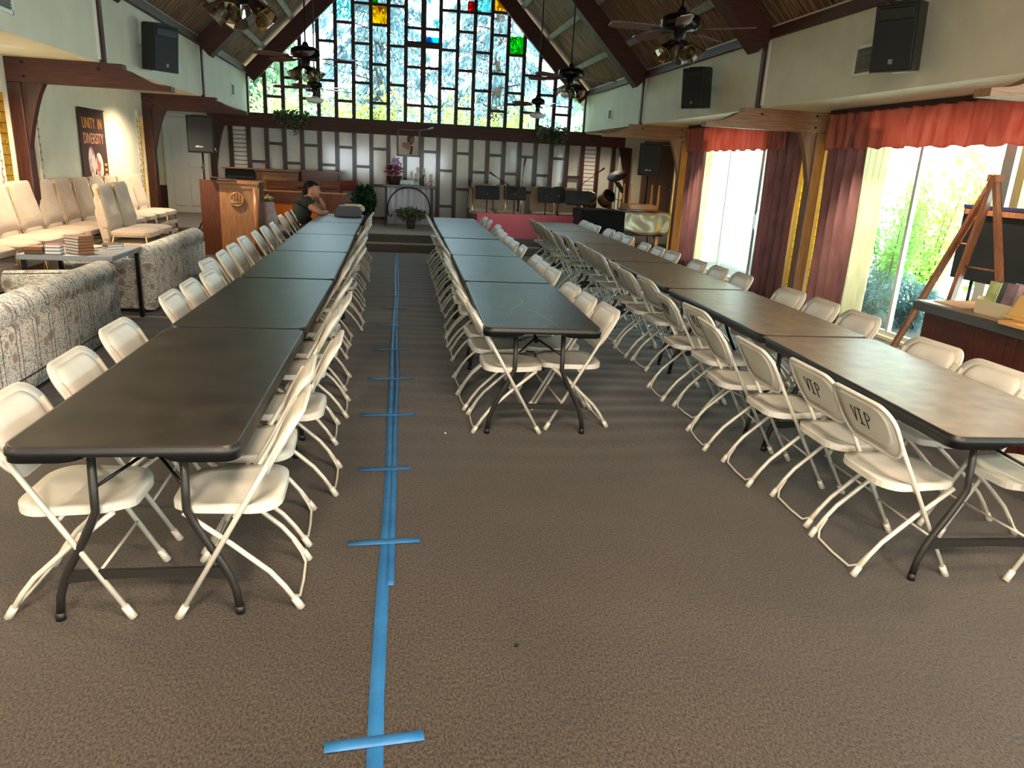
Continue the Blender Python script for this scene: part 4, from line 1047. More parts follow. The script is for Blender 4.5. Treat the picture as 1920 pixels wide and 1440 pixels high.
wchair(-2.24, 16.42, PI/2, 'wooden slat back choir chair behind rail, leftmost of three by the organ'); wchair(-1.80, 16.42, PI/2, 'wooden slat back choir chair, middle of three, behind the seated person'); wchair(-1.22, 16.42, PI/2, 'wooden slat back choir chair, rightmost of three behind the rail')
t = thing('armchair', 'wooden armchair with red seat at the right end of the choir rail', 'armchair', (-.78, 16.75, STZ), -1.2)
m = mat('arm_red_wood', (.52, .20, .13), .4)
b = MB(); b.box((0, 0, .43), (.46, .46, .05), bev=.015); b.build('seat', mat('red_seat', (.60, .16, .12), .7), t)
for s in (-1, 1):
    b = MB(); b.tube([(.2, s*.22, 0), (.2, s*.22, .62), (-.0, s*.22, .66), (-.22, s*.22, .62)], .016, 8); b.build('arm', m, t)
    b = MB(); b.tube([(-.2, s*.2, 0), (-.22, s*.2, .5), (-.30, s*.2, .9)], .018, 8); b.build('leg', m, t)
b = MB(); b.box((-.27, 0, .78), (.03, .40, .22), rot=(0, -.2, 0)); b.build('backrest', m, t)

# ---------------------------------------------------------------- plants
def potplant(name, x, y, z, pr_, ph, fr, fz, fh, n_, ls, lm, pm, lab, seed):
    t = thing(name, lab, 'plant', (x, y, z))
    b = MB(); b.lathe([(.0001, 0), (pr_*.75, 0), (pr_, ph), (pr_*.92, ph), (pr_*.85, ph*.9), (.0001, ph*.88)], seg=20); b.build('pot', pm, t)
    leafobj('foliage', *leafmass(n_, ball(0, 0, fz, fr, fr, fh), ls, seed, .5), lm, t)
    b = MB(); r = random.Random(seed)
    for i in range(10):
        a = r.uniform(0, 6.28); q = r.uniform(.3, .8); b.tube([(0, 0, ph*.8), (fr*q*.4*math.cos(a), fr*q*.4*math.sin(a), (ph+fz)/2+.05), (fr*q*math.cos(a), fr*q*math.sin(a), fz+fh*.3)], .004, 5)
    b.build('stems', LEAFD, t)
TERRA = mat('pot_brown', (.30, .25, .23), .7)
potplant('potted_plant', -.50, 16.3, STZ, .12, .22, .26, .52, .34, 900, .13, LEAFD, TERRA, 'large dark green leafy potted plant on platform left of the altar', 3)
potplant('potted_plant', .47, 15.95, STZ, .10, .16, .32, .30, .15, 520, .10, LEAFM, TERRA, 'low spreading potted plant on the platform in front of the altar', 4)
def hangfern(x, y, z, w, lab, seed):
    t = thing('trailing_plant', lab, 'plant', (x, y, z))
    b = MB(); b.box((0, 0, -.03), (w*.8, .14, .06)); b.build('planter', mat('planter_dark', (.12, .09, .08), .7), t)
    r = random.Random(seed); vs = []; fs = []
    def f(rr):
        u = rr.uniform(-1, 1); d = rr.random()**1.6*(.30 if u < .1 else .46)*(1-.4*abs(u)); return (u*w/2+rr.gauss(0, .02), -.08+rr.gauss(0, .06), .09-d+rr.gauss(0, .03)), None
    leafobj('foliage', *leafmass(900, f, .065, seed, .6), LEAFM, t)
    b = MB()
    for i in range(12):
        u = r.uniform(-1, 1)*w/2; b.tube([(u, -.08, 0), (u+.03, -.14, -.12), (u+r.uniform(-.05, .05), -.13, -r.uniform(.2, .42))], .003, 4)
    b.build('vines', LEAFM, t)
hangfern(-2.12, 17.92, 2.50, .74, 'trailing green plant draped over the dark beam at left', 11); hangfern(3.80, 17.92, 2.50, .72, 'trailing grey green plant draped over the dark beam at right', 12)

# ---------------------------------------------------------------- altar
t = thing('altar_table', 'black iron altar table with arched front and glass top, white cloth behind', 'altar', (.44, 16.55, STZ))
b = MB(); b.box((0, 0, .855), (1.12, .46, .03), bev=.004); b.build('table_top', mat('altar_top', (.30, .23, .18), .3, coat=.4), t)
for sx in (-1, 1):
    for sy in (-1, 1): b = MB(); b.box((sx*.50, sy*.2, .42), (.03, .03, .84)); b.build('leg', BLACKM, t)
b = MB(); pts = []
for i in range(29):
    a = PI*(-.08+1.16*i/28); pts.append((.455*math.cos(a), -.2, .38+.45*math.sin(a)))
c0 = [(.455-.02-.03*i, -.2, .26-.03*math.sin(i*.9)) for i in range(4)]
for s in (-1, 1): pts_ = [(s*.45, -.2, .27), (s*.42, -.2, .22), (s*.38, -.2, .215), (s*.36, -.2, .24), (s*.375, -.2, .262)]; b.tube(pts_, .012, 8)
b.tube(pts, .014, 8); b.build('arch_scroll', BLACKM, t)
b = MB(); bm_ = b.bm; g = []
for j in range(9):
    g.append([bm_.verts.new((-.46+.92*i/60, .0+.022*math.sin(i*.75+j*.1)+.01*math.sin(i*.31), .83-.80*j/8)) for i in range(61)])
for A, B in zip(g, g[1:]):
    for i in range(60): bm_.faces.new((A[i], A[i+1], B[i+1], B[i])).smooth = True
o = b.build('cloth', mat('white_cloth', (.86, .87, .92), .8)); o.location = (.44, 16.62, STZ); md = o.modifiers.new('thick', 'SOLIDIFY'); md.thickness = .004; tag(o, 'white cloth hanging under the iron altar table top', 'cloth')
AZ = STZ+.87
t = thing('flower_basket', 'dark basket of pink, white and dark red flowers at left of altar', 'flowers', (.12, 16.5, AZ))
b = MB(); b.lathe([(.0001, 0), (.11, 0), (.17, .18), (.155, .18), (.0001, .06)], seg=20); b.build('basket', mat('basket_brown', (.22, .12, .10), .8, bump=.8, scale=60), t)
for i, (nm, c, cz_, r_, n_) in enumerate((('red_flowers', (.45, .06, .14), .30, .17, 130), ('pink_flowers', (.88, .62, .70), .24, .20, 110), ('lilac_flowers', (.80, .68, .88), .44, .13, 100))):
    leafobj(nm, *leafmass(n_, ball(.0+(.03 if i == 2 else 0), -.03, cz_, r_, r_, .12), .06, 20+i, .8), mat(nm, c, .7), t)
leafobj('leaves', *leafmass(90, ball(0, 0, .28, .2, .16, .16), .07, 25), LEAFM, t)
t = thing('open_bible', 'open book lying on the altar table beside the flower basket', 'book', (.45, 16.5, AZ), 0)
for s in (-1, 1): b = MB(); b.box((s*.10, 0, .055), (.20, .02, .15), rot=(-1.0, 0, s*.08), bev=.004); b.build('page_block', PAPER, t)
b = MB(); b.box((0, .03, .02), (.44, .2, .015), rot=(.25, 0, 0)); b.box((0, .1, .03), (.4, .05, .06)); b.build('cover', TERRA, t)
def candle(x, z, h_, lab, hold):
    t = thing('candle', lab, 'candle', (x, 16.5, AZ))
    b = MB(); b.lathe([(.0001, z), (.032, z), (.032, z+h_), (.0001, z+h_-.004)], seg=16); b.tube([(0, 0, z+h_), (0, 0, z+h_+.015)], .002, 4); b.build('wax', mat('candle_wax', (.92, .89, .78), .5), t)
    b = MB(); b.lathe([(.05, z-.008), (.05, z), (.0001, z)], seg=16); b.tube([(0, 0, z), (0, 0, 0)], .008, 8); b.lathe([(.06, 0), (.055, .01), (.0001, .012)], seg=16)
    for s in (-1, 1): b.tube([(0, 0, z*.3), (s*.05, 0, z*.45), (s*.055, 0, z*.75), (s*.03, 0, z*.7)], .005, 6)
    b.build('candle_holder', BRONZE, t)
candle(.59, .12, .13, 'left cream pillar candle on scrolled holder on the altar', 1); candle(.75, .22, .14, 'tallest cream pillar candle in the middle on the altar', 1); candle(.91, .11, .14, 'right cream pillar candle on scrolled holder on the altar', 1)
b = MB(); b.sph((0, 0, .03), (.035, .03, .035), 10, 8); b.sph((.015, -.012, .04), .022, 8, 6); b.sph((-.015, -.012, .035), .022, 8, 6); tag(b.build('pink_rose', mat('rose_pink', (.85, .48, .56), .6), loc=(.80, 16.36, AZ)), 'small pink rose lying in front of the altar candles', 'flower')
t = thing('framed_picture', 'framed portrait picture of a long haired figure hung above the altar', 'picture', (.46, 18.0, 2.08))
b = MB()
for s in (-1, 1): b.box((s*.245, 0, 0), (.035, .04, .60), bev=.004); b.box((0, 0, s*.285), (.52, .04, .035), bev=.004)
b.build('frame', DARKWOODV, t)
b = MB(); b.box((0, .005, 0), (.46, .015, .54)); b.build('print', mat('print_cream', (.86, .82, .76), .5), t)
b = MB(); b.mi = 0
b.prism([(.05+.085*math.cos(a), -.004, .08+.12*math.sin(a)) for a in [i*PI/10 for i in range(20)]], (0, .003, 0)); b.mi = 1; b.prism([(.08+.045*math.cos(a), -.007, .06+.075*math.sin(a)) for a in [i*PI/10 for i in range(20)]], (0, .003, 0))
b.mi = 2; b.prism([(-.16, -.006, .0), (.02, -.006, .02), (.07, -.006, -.08), (0, -.006, -.16), (-.13, -.006, -.1)], (0, .003, 0)); b.mi = 0; b.prism([(.02, -.008, -.25), (.08, -.008, -.25), (.11, -.008, -.08), (.06, -.008, -.06)], (0, .003, 0))
b.build('painted_figure', [mat('paint_brown', (.30, .22, .20), .6), mat('paint_skin', (.62, .44, .38), .6), mat('paint_rose', (.72, .52, .46), .6)], t)
t = thing('picture_light', 'thin metal picture light arm on the beam right of the portrait', 'lamp', (.72, 17.95, 2.28))
b = MB(); b.tube([(0, 0, -.1), (0, -.04, .09), (.22, -.12, .13)], .006, 6); b.tube([(.18, -.12, .12), (.30, -.14, .15)], .02, 8); b.build('arm', LOGO, t)

# ---------------------------------------------------------------- band area
b = MB(); b.box((2.72, 14.70, STZ+.235), (2.0, .06, .47), bev=.01); tag(b.build('low_screen', PINK), 'long low pink zigzag patterned panel standing at the platform edge', 'panel')
def mstand(x, y, w, h_, z, rz, lab, rnd=0, tilt=-.25):
    t = thing('music_stand', lab, 'music stand', (x, y, STZ), rz)
    b = MB(); ol = rrect(w, h_, .02+rnd, 4); b.prism([(u, 0, v) for u, v in ol], (0, .006, 0)); b.box((0, -.03, -h_/2+.01), (w*.98, .06, .006))
    o = b.build('desk', BLACKP, t); o.location = (0, 0, z-STZ); o.rotation_euler = (tilt, 0, 0)
    b = MB(); b.tube([(0, .02, .22), (0, .02, z-STZ-.04)], .011, 8); b.build('pole', BLACKM, t)
    for k in range(3):
        a = k*2*PI/3+.4; b = MB(); b.tube([(0, .02, .24), (.24*math.cos(a), .02+.24*math.sin(a), .01)], .009, 6); b.build('leg', BLACKM, t)
    b = MB(); b.tube([(0, -.012, -.05+z-STZ), (0, -.012, .01+z-STZ)], .012, 8); b.build('clamp', CHROME, t)
mstand(1.98, 15.2, .50, .28, 1.15, .05, 'black music stand at left of band area, beside first microphone boom'); mstand(2.55, 15.25, .46, .28, 1.16, -.05, 'second black music stand from left behind the pink panel')
mstand(3.24, 15.4, .36, .32, 1.15, .02, 'third black music stand from left, left half of the wide pair', .02); mstand(3.52, 15.46, .30, .34, 1.16, -.05, 'round shouldered black music stand overlapping the third one', .07)
mstand(3.88, 15.25, .50, .30, 1.12, .0, 'black music stand at right of the band area by the drums')
mstand(4.98, 15.9, .30, .30, 1.36, .9, 'tilted black music stand beside the cymbal at right', 0, -.7)
def mic(x, y, z, pts, lab):
    t = thing('microphone_stand', lab, 'microphone stand', (x, y, STZ))
    b = MB(); b.tube([(0, 0, .02), (0, 0, z-STZ)], .010, 8); b.build('pole', CHROME, t)
    b = MB(); b.lathe([(.0001, 0), (.13, 0), (.12, .02), (.0001, .03)], seg=20); b.build('base', BLACKM, t)
    b = MB(); b.tube([(p[0]-x, p[1]-y, p[2]-STZ) for p in pts], .008, 6); b.build('boom', BLACKM, t)
    b = MB(); e = V(pts[0]); d = (V(pts[0])-V(pts[1])).normalized(); q = V((x, y, STZ)); b.tube([tuple(e-q-d*.02), tuple(e-q+d*.14)], [.012, .022], 8); b.build('microphone', BLACKP, t)
mic(2.33, 15.0, 1.38, [(2.1, 15.0, 1.48), (2.55, 15.0, 1.22)], 'chrome microphone stand with boom angled down right, between left music stands')
mic(2.77, 15.7, 1.55, [(2.80, 15.7, 1.72), (2.77, 15.7, 1.45)], 'upright microphone stand behind the second music stand')
mic(4.15, 15.5, 1.28, [(4.36, 15.5, 1.66), (4.12, 15.5, 1.48), (3.98, 15.5, 1.36)], 'microphone boom reaching up right above the drums')
mic(1.66, 15.0, 1.25, [(1.62, 15.0, 1.26), (1.64, 15.0, 1.20)], 'short chrome microphone stand at the left end of pink panel')
t = thing('drum_kit', 'small brown drum kit with dark cymbal at right of the platform', 'drums', (4.5, 16.1, STZ))
DW = mat('drum_brown', (.50, .34, .20), .4, coat=.4)
def drum(nm, c, r, l, rot):
    M_ = Matrix.Translation(V(c)) @ Euler(rot).to_matrix().to_4x4(); b = MB(); b.lathe([(r, -l/2), (r, l/2)], M=M_, seg=28); o = b.build(nm, DW, t)
    b = MB(); b.lathe([(r+.008, l/2-.02), (r+.008, l/2+.01), (r-.01, l/2+.01)], M=M_, seg=28); b.lathe([(r+.008, -l/2+.02), (r+.008, -l/2-.01), (r-.01, -l/2-.01)], M=M_, seg=28); b.build('hoop', BLACKM, o)
drum('bass_drum', (-.1, .0, .30), .27, .34, (PI/2, 0, .15)); drum('tom_drum', (.22, -.1, .80), .15, .24, (.9, .2, .3)); drum('tom_drum', (-.16, -.1, .74), .15, .22, (.7, -.1, -.2)); drum('floor_tom', (.50, .1, .36), .2, .34, (0, 0, 0))
b = MB(); M_ = Matrix.Translation(V((.36, -.25, 1.29))) @ Euler((.42, -.45, 0)).to_matrix().to_4x4(); b.lathe([(.0001, .025), (.03, .02), (.05, .012), (.21, -.008), (.21, -.011), (.0001, .0)], M=M_, seg=36); b.build('cymbal', mat('cymbal_dark', (.20, .15, .13), .6, .1), t)
b = MB(); b.tube([(.36, -.25, 1.29), (.37, -.25, .4)], .009, 8)
for k in range(3): b.tube([(.37, -.25, .42), (.37+.2*math.cos(k*2.1), -.25+.2*math.sin(k*2.1), .0)], .008, 6)
b.build('cymbal_stand', CHROME, t)
b = MB(); b.tube([(.62, .1, .05), (.62, .1, .82)], .009, 8); b.lathe([(.0001, .0), (.14, -.01), (.14, -.014), (.0001, -.005)], c=(.62, .1, .80), seg=28); b.lathe([(.0001, .0), (.14, .01), (.14, .006), (.0001, -.005)], c=(.62, .1, .77), seg=28); b.build('hi_hat', mat('cymbal_brass', (.55, .47, .30), .3, .9), t)
# chairs for the band (beige stacking chairs seen from behind the pink panel)
for i, (x, lab) in enumerate(((1.95, 'leftmost beige chair behind the pink panel and music stands'), (2.5, 'second beige chair behind the pink panel from the left'), (3.3, 'third beige chair behind the pink panel, under the wide music stands'), (3.85, 'rightmost beige chair behind the pink panel beside the drums'))):
    put_beige(x, 15.85, STZ, -PI/2, lab, 'band chairs')
# covered piano with upturned table
t = thing('covered_piano', 'piano draped in black cover at far right of the hall', 'piano', (4.5, 13.95, 0))
b = MB(); b.box((0, .42, .72), (1.66, .78, .44), bev=.01); b.build('case', BLACKP, t)
for x, y in ((.08, .08), (.25, .08), (.72, .08)): b = MB(); b.box((x, y, .25), (.06, .06, .5)); b.build('leg', PINE, t)
for x in (-.75, .0): b = MB(); b.box((x, .08, .25), (.08, .08, .5)); b.build('leg', BLACKP, t)
def drapebox(nm, x0, x1, m, lab, z0, amp, seed):
    bm_ = bmesh.new(); r = random.Random(seed); N = 60; rows_ = []
    path = [('top', y) for y in (.82, .5, .2, .0)]+[('f', q) for q in (0, .15, .3, .5, .7, .85, 1)]
    for kind, q in path:
        row = []
        for i in range(N+1):
            x = x0+(x1-x0)*i/N
            if kind == 'top': row.append(bm_.verts.new((x, q, .957+.006*math.sin(x*20+q*9))))
            else:
                z = .955-(.955-z0-.03*math.sin(x*5+seed))*q; row.append(bm_.verts.new((x, -.015-amp*(.4+q*.6)*(1+math.sin(x*17+2.5*math.sin(q*3+x*4))), z+.012*math.sin(x*11))))
        rows_.append(row)
    for A, B in zip(rows_, rows_[1:]):
        for i in range(N): bm_.faces.new((A[i], A[i+1], B[i+1], B[i])).smooth = True
    b = MB(); b.bm.free(); b.bm = bm_; o = b.build(nm, m, loc=(4.5, 13.95, 0)); md = o.modifiers.new('thick', 'SOLIDIFY'); md.thickness = .004; return tag(o, lab, 'cover')
drapebox('piano_cover', -.86, -.0, mat('black_cloth', (.07, .06, .065), .9, spec=.2), 'matte black cloth covering the left half of the piano', .30, .012, 1)
drapebox('piano_cover', .0, .92, mat('silver_cloth', (.62, .60, .52), .32, .45, col2=(.70, .68, .60), scale=4, bump=.5, bscale=7), 'crinkled silver cover hanging over the right half of the piano', .56, .022, 2)
t = thing('upturned_table', 'light wooden table turned upside down on top of the covered piano', 'table', (4.93, 14.35, .965))
b = MB(); b.box((0, 0, .015), (.72, .55, .03), bev=.004); b.build('table_top', OAKD, t)
b = MB()
for s in (-1, 1): b.box((0, s*.2, .08), (.58, .02, .09)); b.box((s*.29, 0, .08), (.02, .42, .09))
b.build('apron', PINE, t)
for sx in (-1, 1):
    for sy in (-1, 1): b = MB(); b.lathe([(.024, .03), (.026, .12), (.018, .42), (.013, .455), (.02, .475), (.018, .50), (.0001, .51)], c=(sx*.29, sy*.2, 0), seg=12); b.build('leg', PINE, t)
# things on the far end of the left row
t = thing('projector', 'dark grey and beige bag shaped device on far end of left table row', 'device', (-.66, 13.0, .742), .1)
b = MB(); b.prism([(-.24, -.13, .0), (.20, -.13, .0), (.22, -.13, .10), (.14, -.13, .17), (-.16, -.13, .17), (-.22, -.13, .08)], (0, .30, 0)); b.build('body', mat('device_grey', (.20, .22, .27), .45), t)
b = MB(); b.box((.08, .08, .17), (.28, .16, .05), bev=.015); b.tube([(.23, -.04, .12), (.23, .08, .14)], .04, 10); b.build('cover_flap', CARD, t)
b = MB(); b.box((-.92, 13.06, .7425), (.30, .22, .004), rot=(0, 0, .1)); tag(b.build('paper_sheet', PAPER), 'white papers on the left table in front of the seated person', 'paper')

# ---------------------------------------------------------------- ceiling fans
CRY = glass('smoky_crystal', (.62, .58, .50), .35, .05)
BLADE = mat('fan_blade_mauve', (.36, .23, .22), .35, coat=.3); OPAL = mat('opal_glass', (.86, .86, .85), .25)
def fan(x, y, zb, rot, kind, lab, R=.66, blades=5):
    t = thing('ceiling_fan', lab, 'ceiling fan', (x, y, 0)); zr = ZW+min(x-XL, XR-x)-.02
    b = MB(); b.tube([(0, 0, zb+.34), (0, 0, zr)], .011, 8); b.lathe([(.0001, zb+.40), (.025, zb+.40), (.06, zb+.325), (.0001, zb+.32)], seg=20); b.build('downrod', BRONZE, t)
    b = MB(); b.lathe([(.0001, zb+.345), (.12, zb+.34), (.175, zb+.31), (.18, zb+.25), (.14, zb+.215), (.06, zb+.205), (.05, zb+.12), (.045, zb+.09), (.0001, zb+.085)] if kind == 'tulip' else [(.0001, zb+.345), (.05, zb+.34), (.12, zb+.30), (.125, zb+.24), (.05, zb+.215), (.03, zb+.12), (.055, zb+.10), (.0001, zb+.1)], seg=28); b.build('motor_housing', BRONZE, t)
    for k in range(blades):
        a = rot+2*PI*k/blades; M_ = Matrix.Rotation(a, 4, 'Z') @ Matrix.Translation(V((0, 0, zb+.21))) @ Matrix.Rotation(.2, 4, 'X')
        b = MB(); ol = [(.22, -.05), (.30, -.065), (R-.06, -.07), (R, -.045), (R, .045), (R-.06, .07), (.30, .065), (.22, .05)]; b.prism([M_ @ V((u, v, 0)) for u, v in ol], (0, 0, .008)); o = b.build('blade', BLADE, t)
        b = MB(); b.prism([M_ @ V((u, v, -.004)) for u, v in ((.12, -.015), (.24, -.035), (.28, 0), (.24, .035), (.12, .015))], (0, 0, .004)); b.build('blade_bracket', BRONZE, o)
    if kind == 'tulip':
        for k in range(5):
            a = rot+.4+2*PI*k/5; d = V((math.cos(a), math.sin(a), 0)); p0 = V((0, 0, zb+.12)); p1 = d*.07+V((0, 0, zb+.11))
            ax = (d*.74+V((0, 0, -.68))).normalized(); q = V((0, 0, 1)).rotation_difference(ax).to_matrix().to_4x4()
            b = MB(); b.lathe([(.026, 0), (.040, .04), (.054, .095), (.080, .165)], M=Matrix.Translation(p1) @ q, seg=8, smooth=False); b.bm.faces.ensure_lookup_table()
            for f in [f for f in b.bm.faces if len(f.verts) == 8]: b.bm.faces.remove(f)
            o = b.build('lamp_shade', CRY, t)
            b = MB(); b.tube([tuple(p0), tuple(p1), tuple(p1+ax*.03)], .012, 8); b.sph(tuple(p1+ax*.075), (.022, .022, .028), 10, 8); b.build('lamp_bulb', OPAL if 0 else BRASS, o)
            b = MB(); b.tube([tuple((Matrix.Translation(p1) @ q) @ V((.080*math.cos(c*PI/4), .080*math.sin(c*PI/4), .165))) for c in range(8)], .003, 5, closed=True); b.build('shade_rim', BRASS, o)
    else:
        b = MB(); b.lathe([(.03, zb+.10), (.05, zb+.085), (.14, zb+.06), (.145, zb+.03), (.11, zb+.0), (.05, zb-.012), (.0001, zb-.012)], seg=10 if kind == 'globe10' else 28, smooth=kind != 'globe10'); b.build('lamp_globe', OPAL, t)
    return t
fan(2.59, 6.9, 2.73, -.62, 'tulip', 'dark ceiling fan with tulip lamp shades at the upper right, nearest complete fan')
fan(-.96, 5.6, 2.55, .3, 'tulip', 'ceiling fan with tulip shades cut by the top edge of the view')
fan(-1.02, 10.2, 2.64, -.15, 'tulip', 'dark ceiling fan with tulip shades hanging at left before the grid window')
fan(-1.19, 13.2, 2.53, .55, 'globe', 'ceiling fan with white round globe hanging below left tulip fan')
fan(2.52, 10.8, 2.70, -.05, 'tulip', 'ceiling fan with tulip shades before the right end of the grid window')
fan(2.65, 13.8, 2.55, .06, 'globe10', 'ceiling fan with white faceted globe hanging before right side of grid window')

# ---------------------------------------------------------------- person
def skin(name, vs, es, rs, m, parent, root=0, sub=2):
    me = bpy.data.meshes.new(name); me.from_pydata([V(v) for v in vs], es, []); o = bpy.data.objects.new(name, me); C.objects.link(o)
    md = o.modifiers.new('skin', 'SKIN'); md.use_smooth_shade = True
    for i, sv in enumerate(me.skin_vertices[0].data): r = rs[i]; sv.radius = r if isinstance(r, tuple) else (r, r); sv.use_root = (i == root)
    s_ = o.modifiers.new('sub', 'SUBSURF'); s_.levels = sub; s_.render_levels = sub
    dg = bpy.context.evaluated_depsgraph_get(); m2 = bpy.data.meshes.new_from_object(o.evaluated_get(dg)); bpy.data.objects.remove(o)
    m2.materials.clear(); m2.materials.append(m)
    for p in m2.polygons: p.use_smooth = True
    o = bpy.data.objects.new(name, m2); C.objects.link(o); o.parent = parent; return o
SKIN = mat('skin_tone', (.76, .53, .42), .5); 
px, py = -1.49, 13.12
P = thing('person', 'seated person in dark green polo shirt leaning on table, hand at the mouth', 'person', (px, py, 0))
vs = [(0, 0, .53), (.02, 0, .70), (.09, 0, .88), (.13, 0, .985), (.17, 0, 1.045), (.205, 0, 1.10), (.215, 0, 1.17),      # 0-6 pelvis..crown
      (.12, -.17, .955), (.27, -.23, .83), (.38, -.20, .775), (.44, -.06, .775), (.46, .03, .78),       # 7-11 near arm, forearm laid on table
      (.12, .17, .955), (.28, .20, .84), (.43, .15, .78), (.385, .08, .90), (.35, .05, .985), (.335, .02, 1.02),   # 12-17 far arm raised
      (.02, -.10, .50), (.42, -.12, .52), (.46, -.12, .30), (.45, -.12, .07), (.60, -.12, .04), (.02, .10, .50), (.42, .12, .52), (.46, .12, .30), (.45, .12, .07), (.60, .12, .04)]
es = [(0, 1), (1, 2), (2, 3), (3, 4), (4, 5), (5, 6), (3, 7), (7, 8), (8, 9), (9, 10), (10, 11), (3, 12), (12, 13), (13, 14), (14, 15), (15, 16), (16, 17), (0, 18), (18, 19), (19, 20), (20, 21), (21, 22), (0, 23), (23, 24), (24, 25), (25, 26), (26, 27)]
rs = [.15, (.15, .17), (.15, .17), .11, .062, (.10, .085), (.09, .085), .068, .056, .046, .038, .034, .068, .056, .046, .038, .030, .034, .10, .085, .06, .045, .04, .10, .085, .06, .045, .04]
body = skin('body', vs, es, rs, SKIN, P)
def fingers(base, dirs, m, nm, rad=.0085):
    for i, ch in enumerate(dirs): 
        skin(nm, ch, [(k, k+1) for k in range(len(ch)-1)], [rad*1.1]+[rad]*(len(ch)-2)+[rad*.75], m, P, sub=1)
fingers(None, [[(.46, .03+.0, .785-.0), (.475+.008*i, .07, .79-.012*(i-1.5)), (.47+.008*i, .10-.006*abs(i-1.5), .78-.010*(i-1.5)), (.46+.008*i, .115, .768)] for i in range(4)]+[[(.45, .02, .79), (.43, .05, .795), (.425, .075, .79)]], SKIN, 'finger')
fingers(None, [[(.335, .02, 1.03), (.325-.004*i, -.004+.018*i-.02, 1.05-.012*i), (.30, -.012+.018*i-.02, 1.045-.012*i), (.305, .002+.018*i-.02, 1.025-.010*i)] for i in range(4)]+[[(.33, .04, 1.0), (.305, .05, 1.015), (.285, .045, 1.03)]], SKIN, 'finger')
# head details
b = MB(); b.sph((.232, 0, 1.135), (.118, .088, .135), 20, 14, Matrix.Rotation(.35, 4, 'Y')); b.sph((.345, 0, 1.115), (.022, .016, .03), 10, 8); 
for s in (-1, 1): b.sph((.215, s*.09, 1.12), (.022, .012, .035), 10, 8)
b.sph((.30, 0, 1.05), (.045, .05, .035), 12, 8); b.build('head', SKIN, P)
b = MB()
for s in (-1, 1): b.sph((.338, s*.035, 1.15), (.009, .014, .007), 8, 6)
b.tube([(.338, -.055, 1.172), (.345, -.03, 1.178), (.345, -.015, 1.174)], .005, 5); b.tube([(.338, .055, 1.172), (.345, .03, 1.178), (.345, .015, 1.174)], .005, 5); b.tube([(.337, -.025, 1.068), (.343, 0, 1.066), (.337, .025, 1.068)], .005, 5)
b.build('face_features', mat('face_dark', (.25, .13, .11), .5), P)
b = MB(); HM = Matrix.Rotation(.25, 4, 'Y'); b.sph((.205, 0, 1.175), (.125, .098, .118), 20, 14, HM)
vv = [v for v in b.bm.verts if (v.co.x-.22)*.85 > (v.co.z-1.165)*1.2]; bmesh.ops.delete(b.bm, geom=vv, context='VERTS'); b.sph((.13, 0, 1.10), (.065, .082, .085), 14, 10); b.sph((.265, 0, 1.235), (.075, .075, .03), 14, 8, Matrix.Rotation(.35, 4, 'Y')); b.build('hair', mat('hair_dark', (.08, .06, .06), .75, spec=.2), P)
SH = mat('dark_green_shirt', (.13, .16, .12), .85, col2=(.17, .20, .15), scale=30)
skin('shirt', [(-.0, 0, .50), (.0, 0, .60), (.02, 0, .74), (.09, 0, .89), (.125, 0, .985), (.145, 0, 1.02), (.12, -.175, .955), (.225, -.225, .865), (.12, .175, .955), (.225, .21, .87)], [(0, 1), (1, 2), (2, 3), (3, 4), (4, 5), (4, 6), (6, 7), (4, 8), (8, 9)],
     [(.17, .19), (.185, .205), (.185, .205), (.175, .195), .135, .082, .105, .082, .105, .082], SH, P)
b = MB(); b.tube([(.155+.07*math.cos(a), .085*math.sin(a), 1.03+.02*math.cos(a)*-1) for a in [i*2*PI/16 for i in range(16)]], .014, 6, closed=True); b.build('collar', SH, P)
skin('trousers', [(0, 0, .50), (.02, -.10, .50), (.42, -.12, .52), (.46, -.12, .30), (.45, -.12, .10), (.02, .10, .50), (.42, .12, .52), (.46, .12, .30), (.45, .12, .10)], [(0, 1), (1, 2), (2, 3), (3, 4), (0, 5), (5, 6), (6, 7), (7, 8)], [.17, .115, .095, .075, .06, .115, .095, .075, .06], mat('dark_trousers', (.10, .10, .11), .8), P)
for s in (-1, 1): b = MB(); b.box((.53, s*.12, .045), (.27, .095, .09), bev=.03, seg=3); b.build('shoe', BLACKP, P)

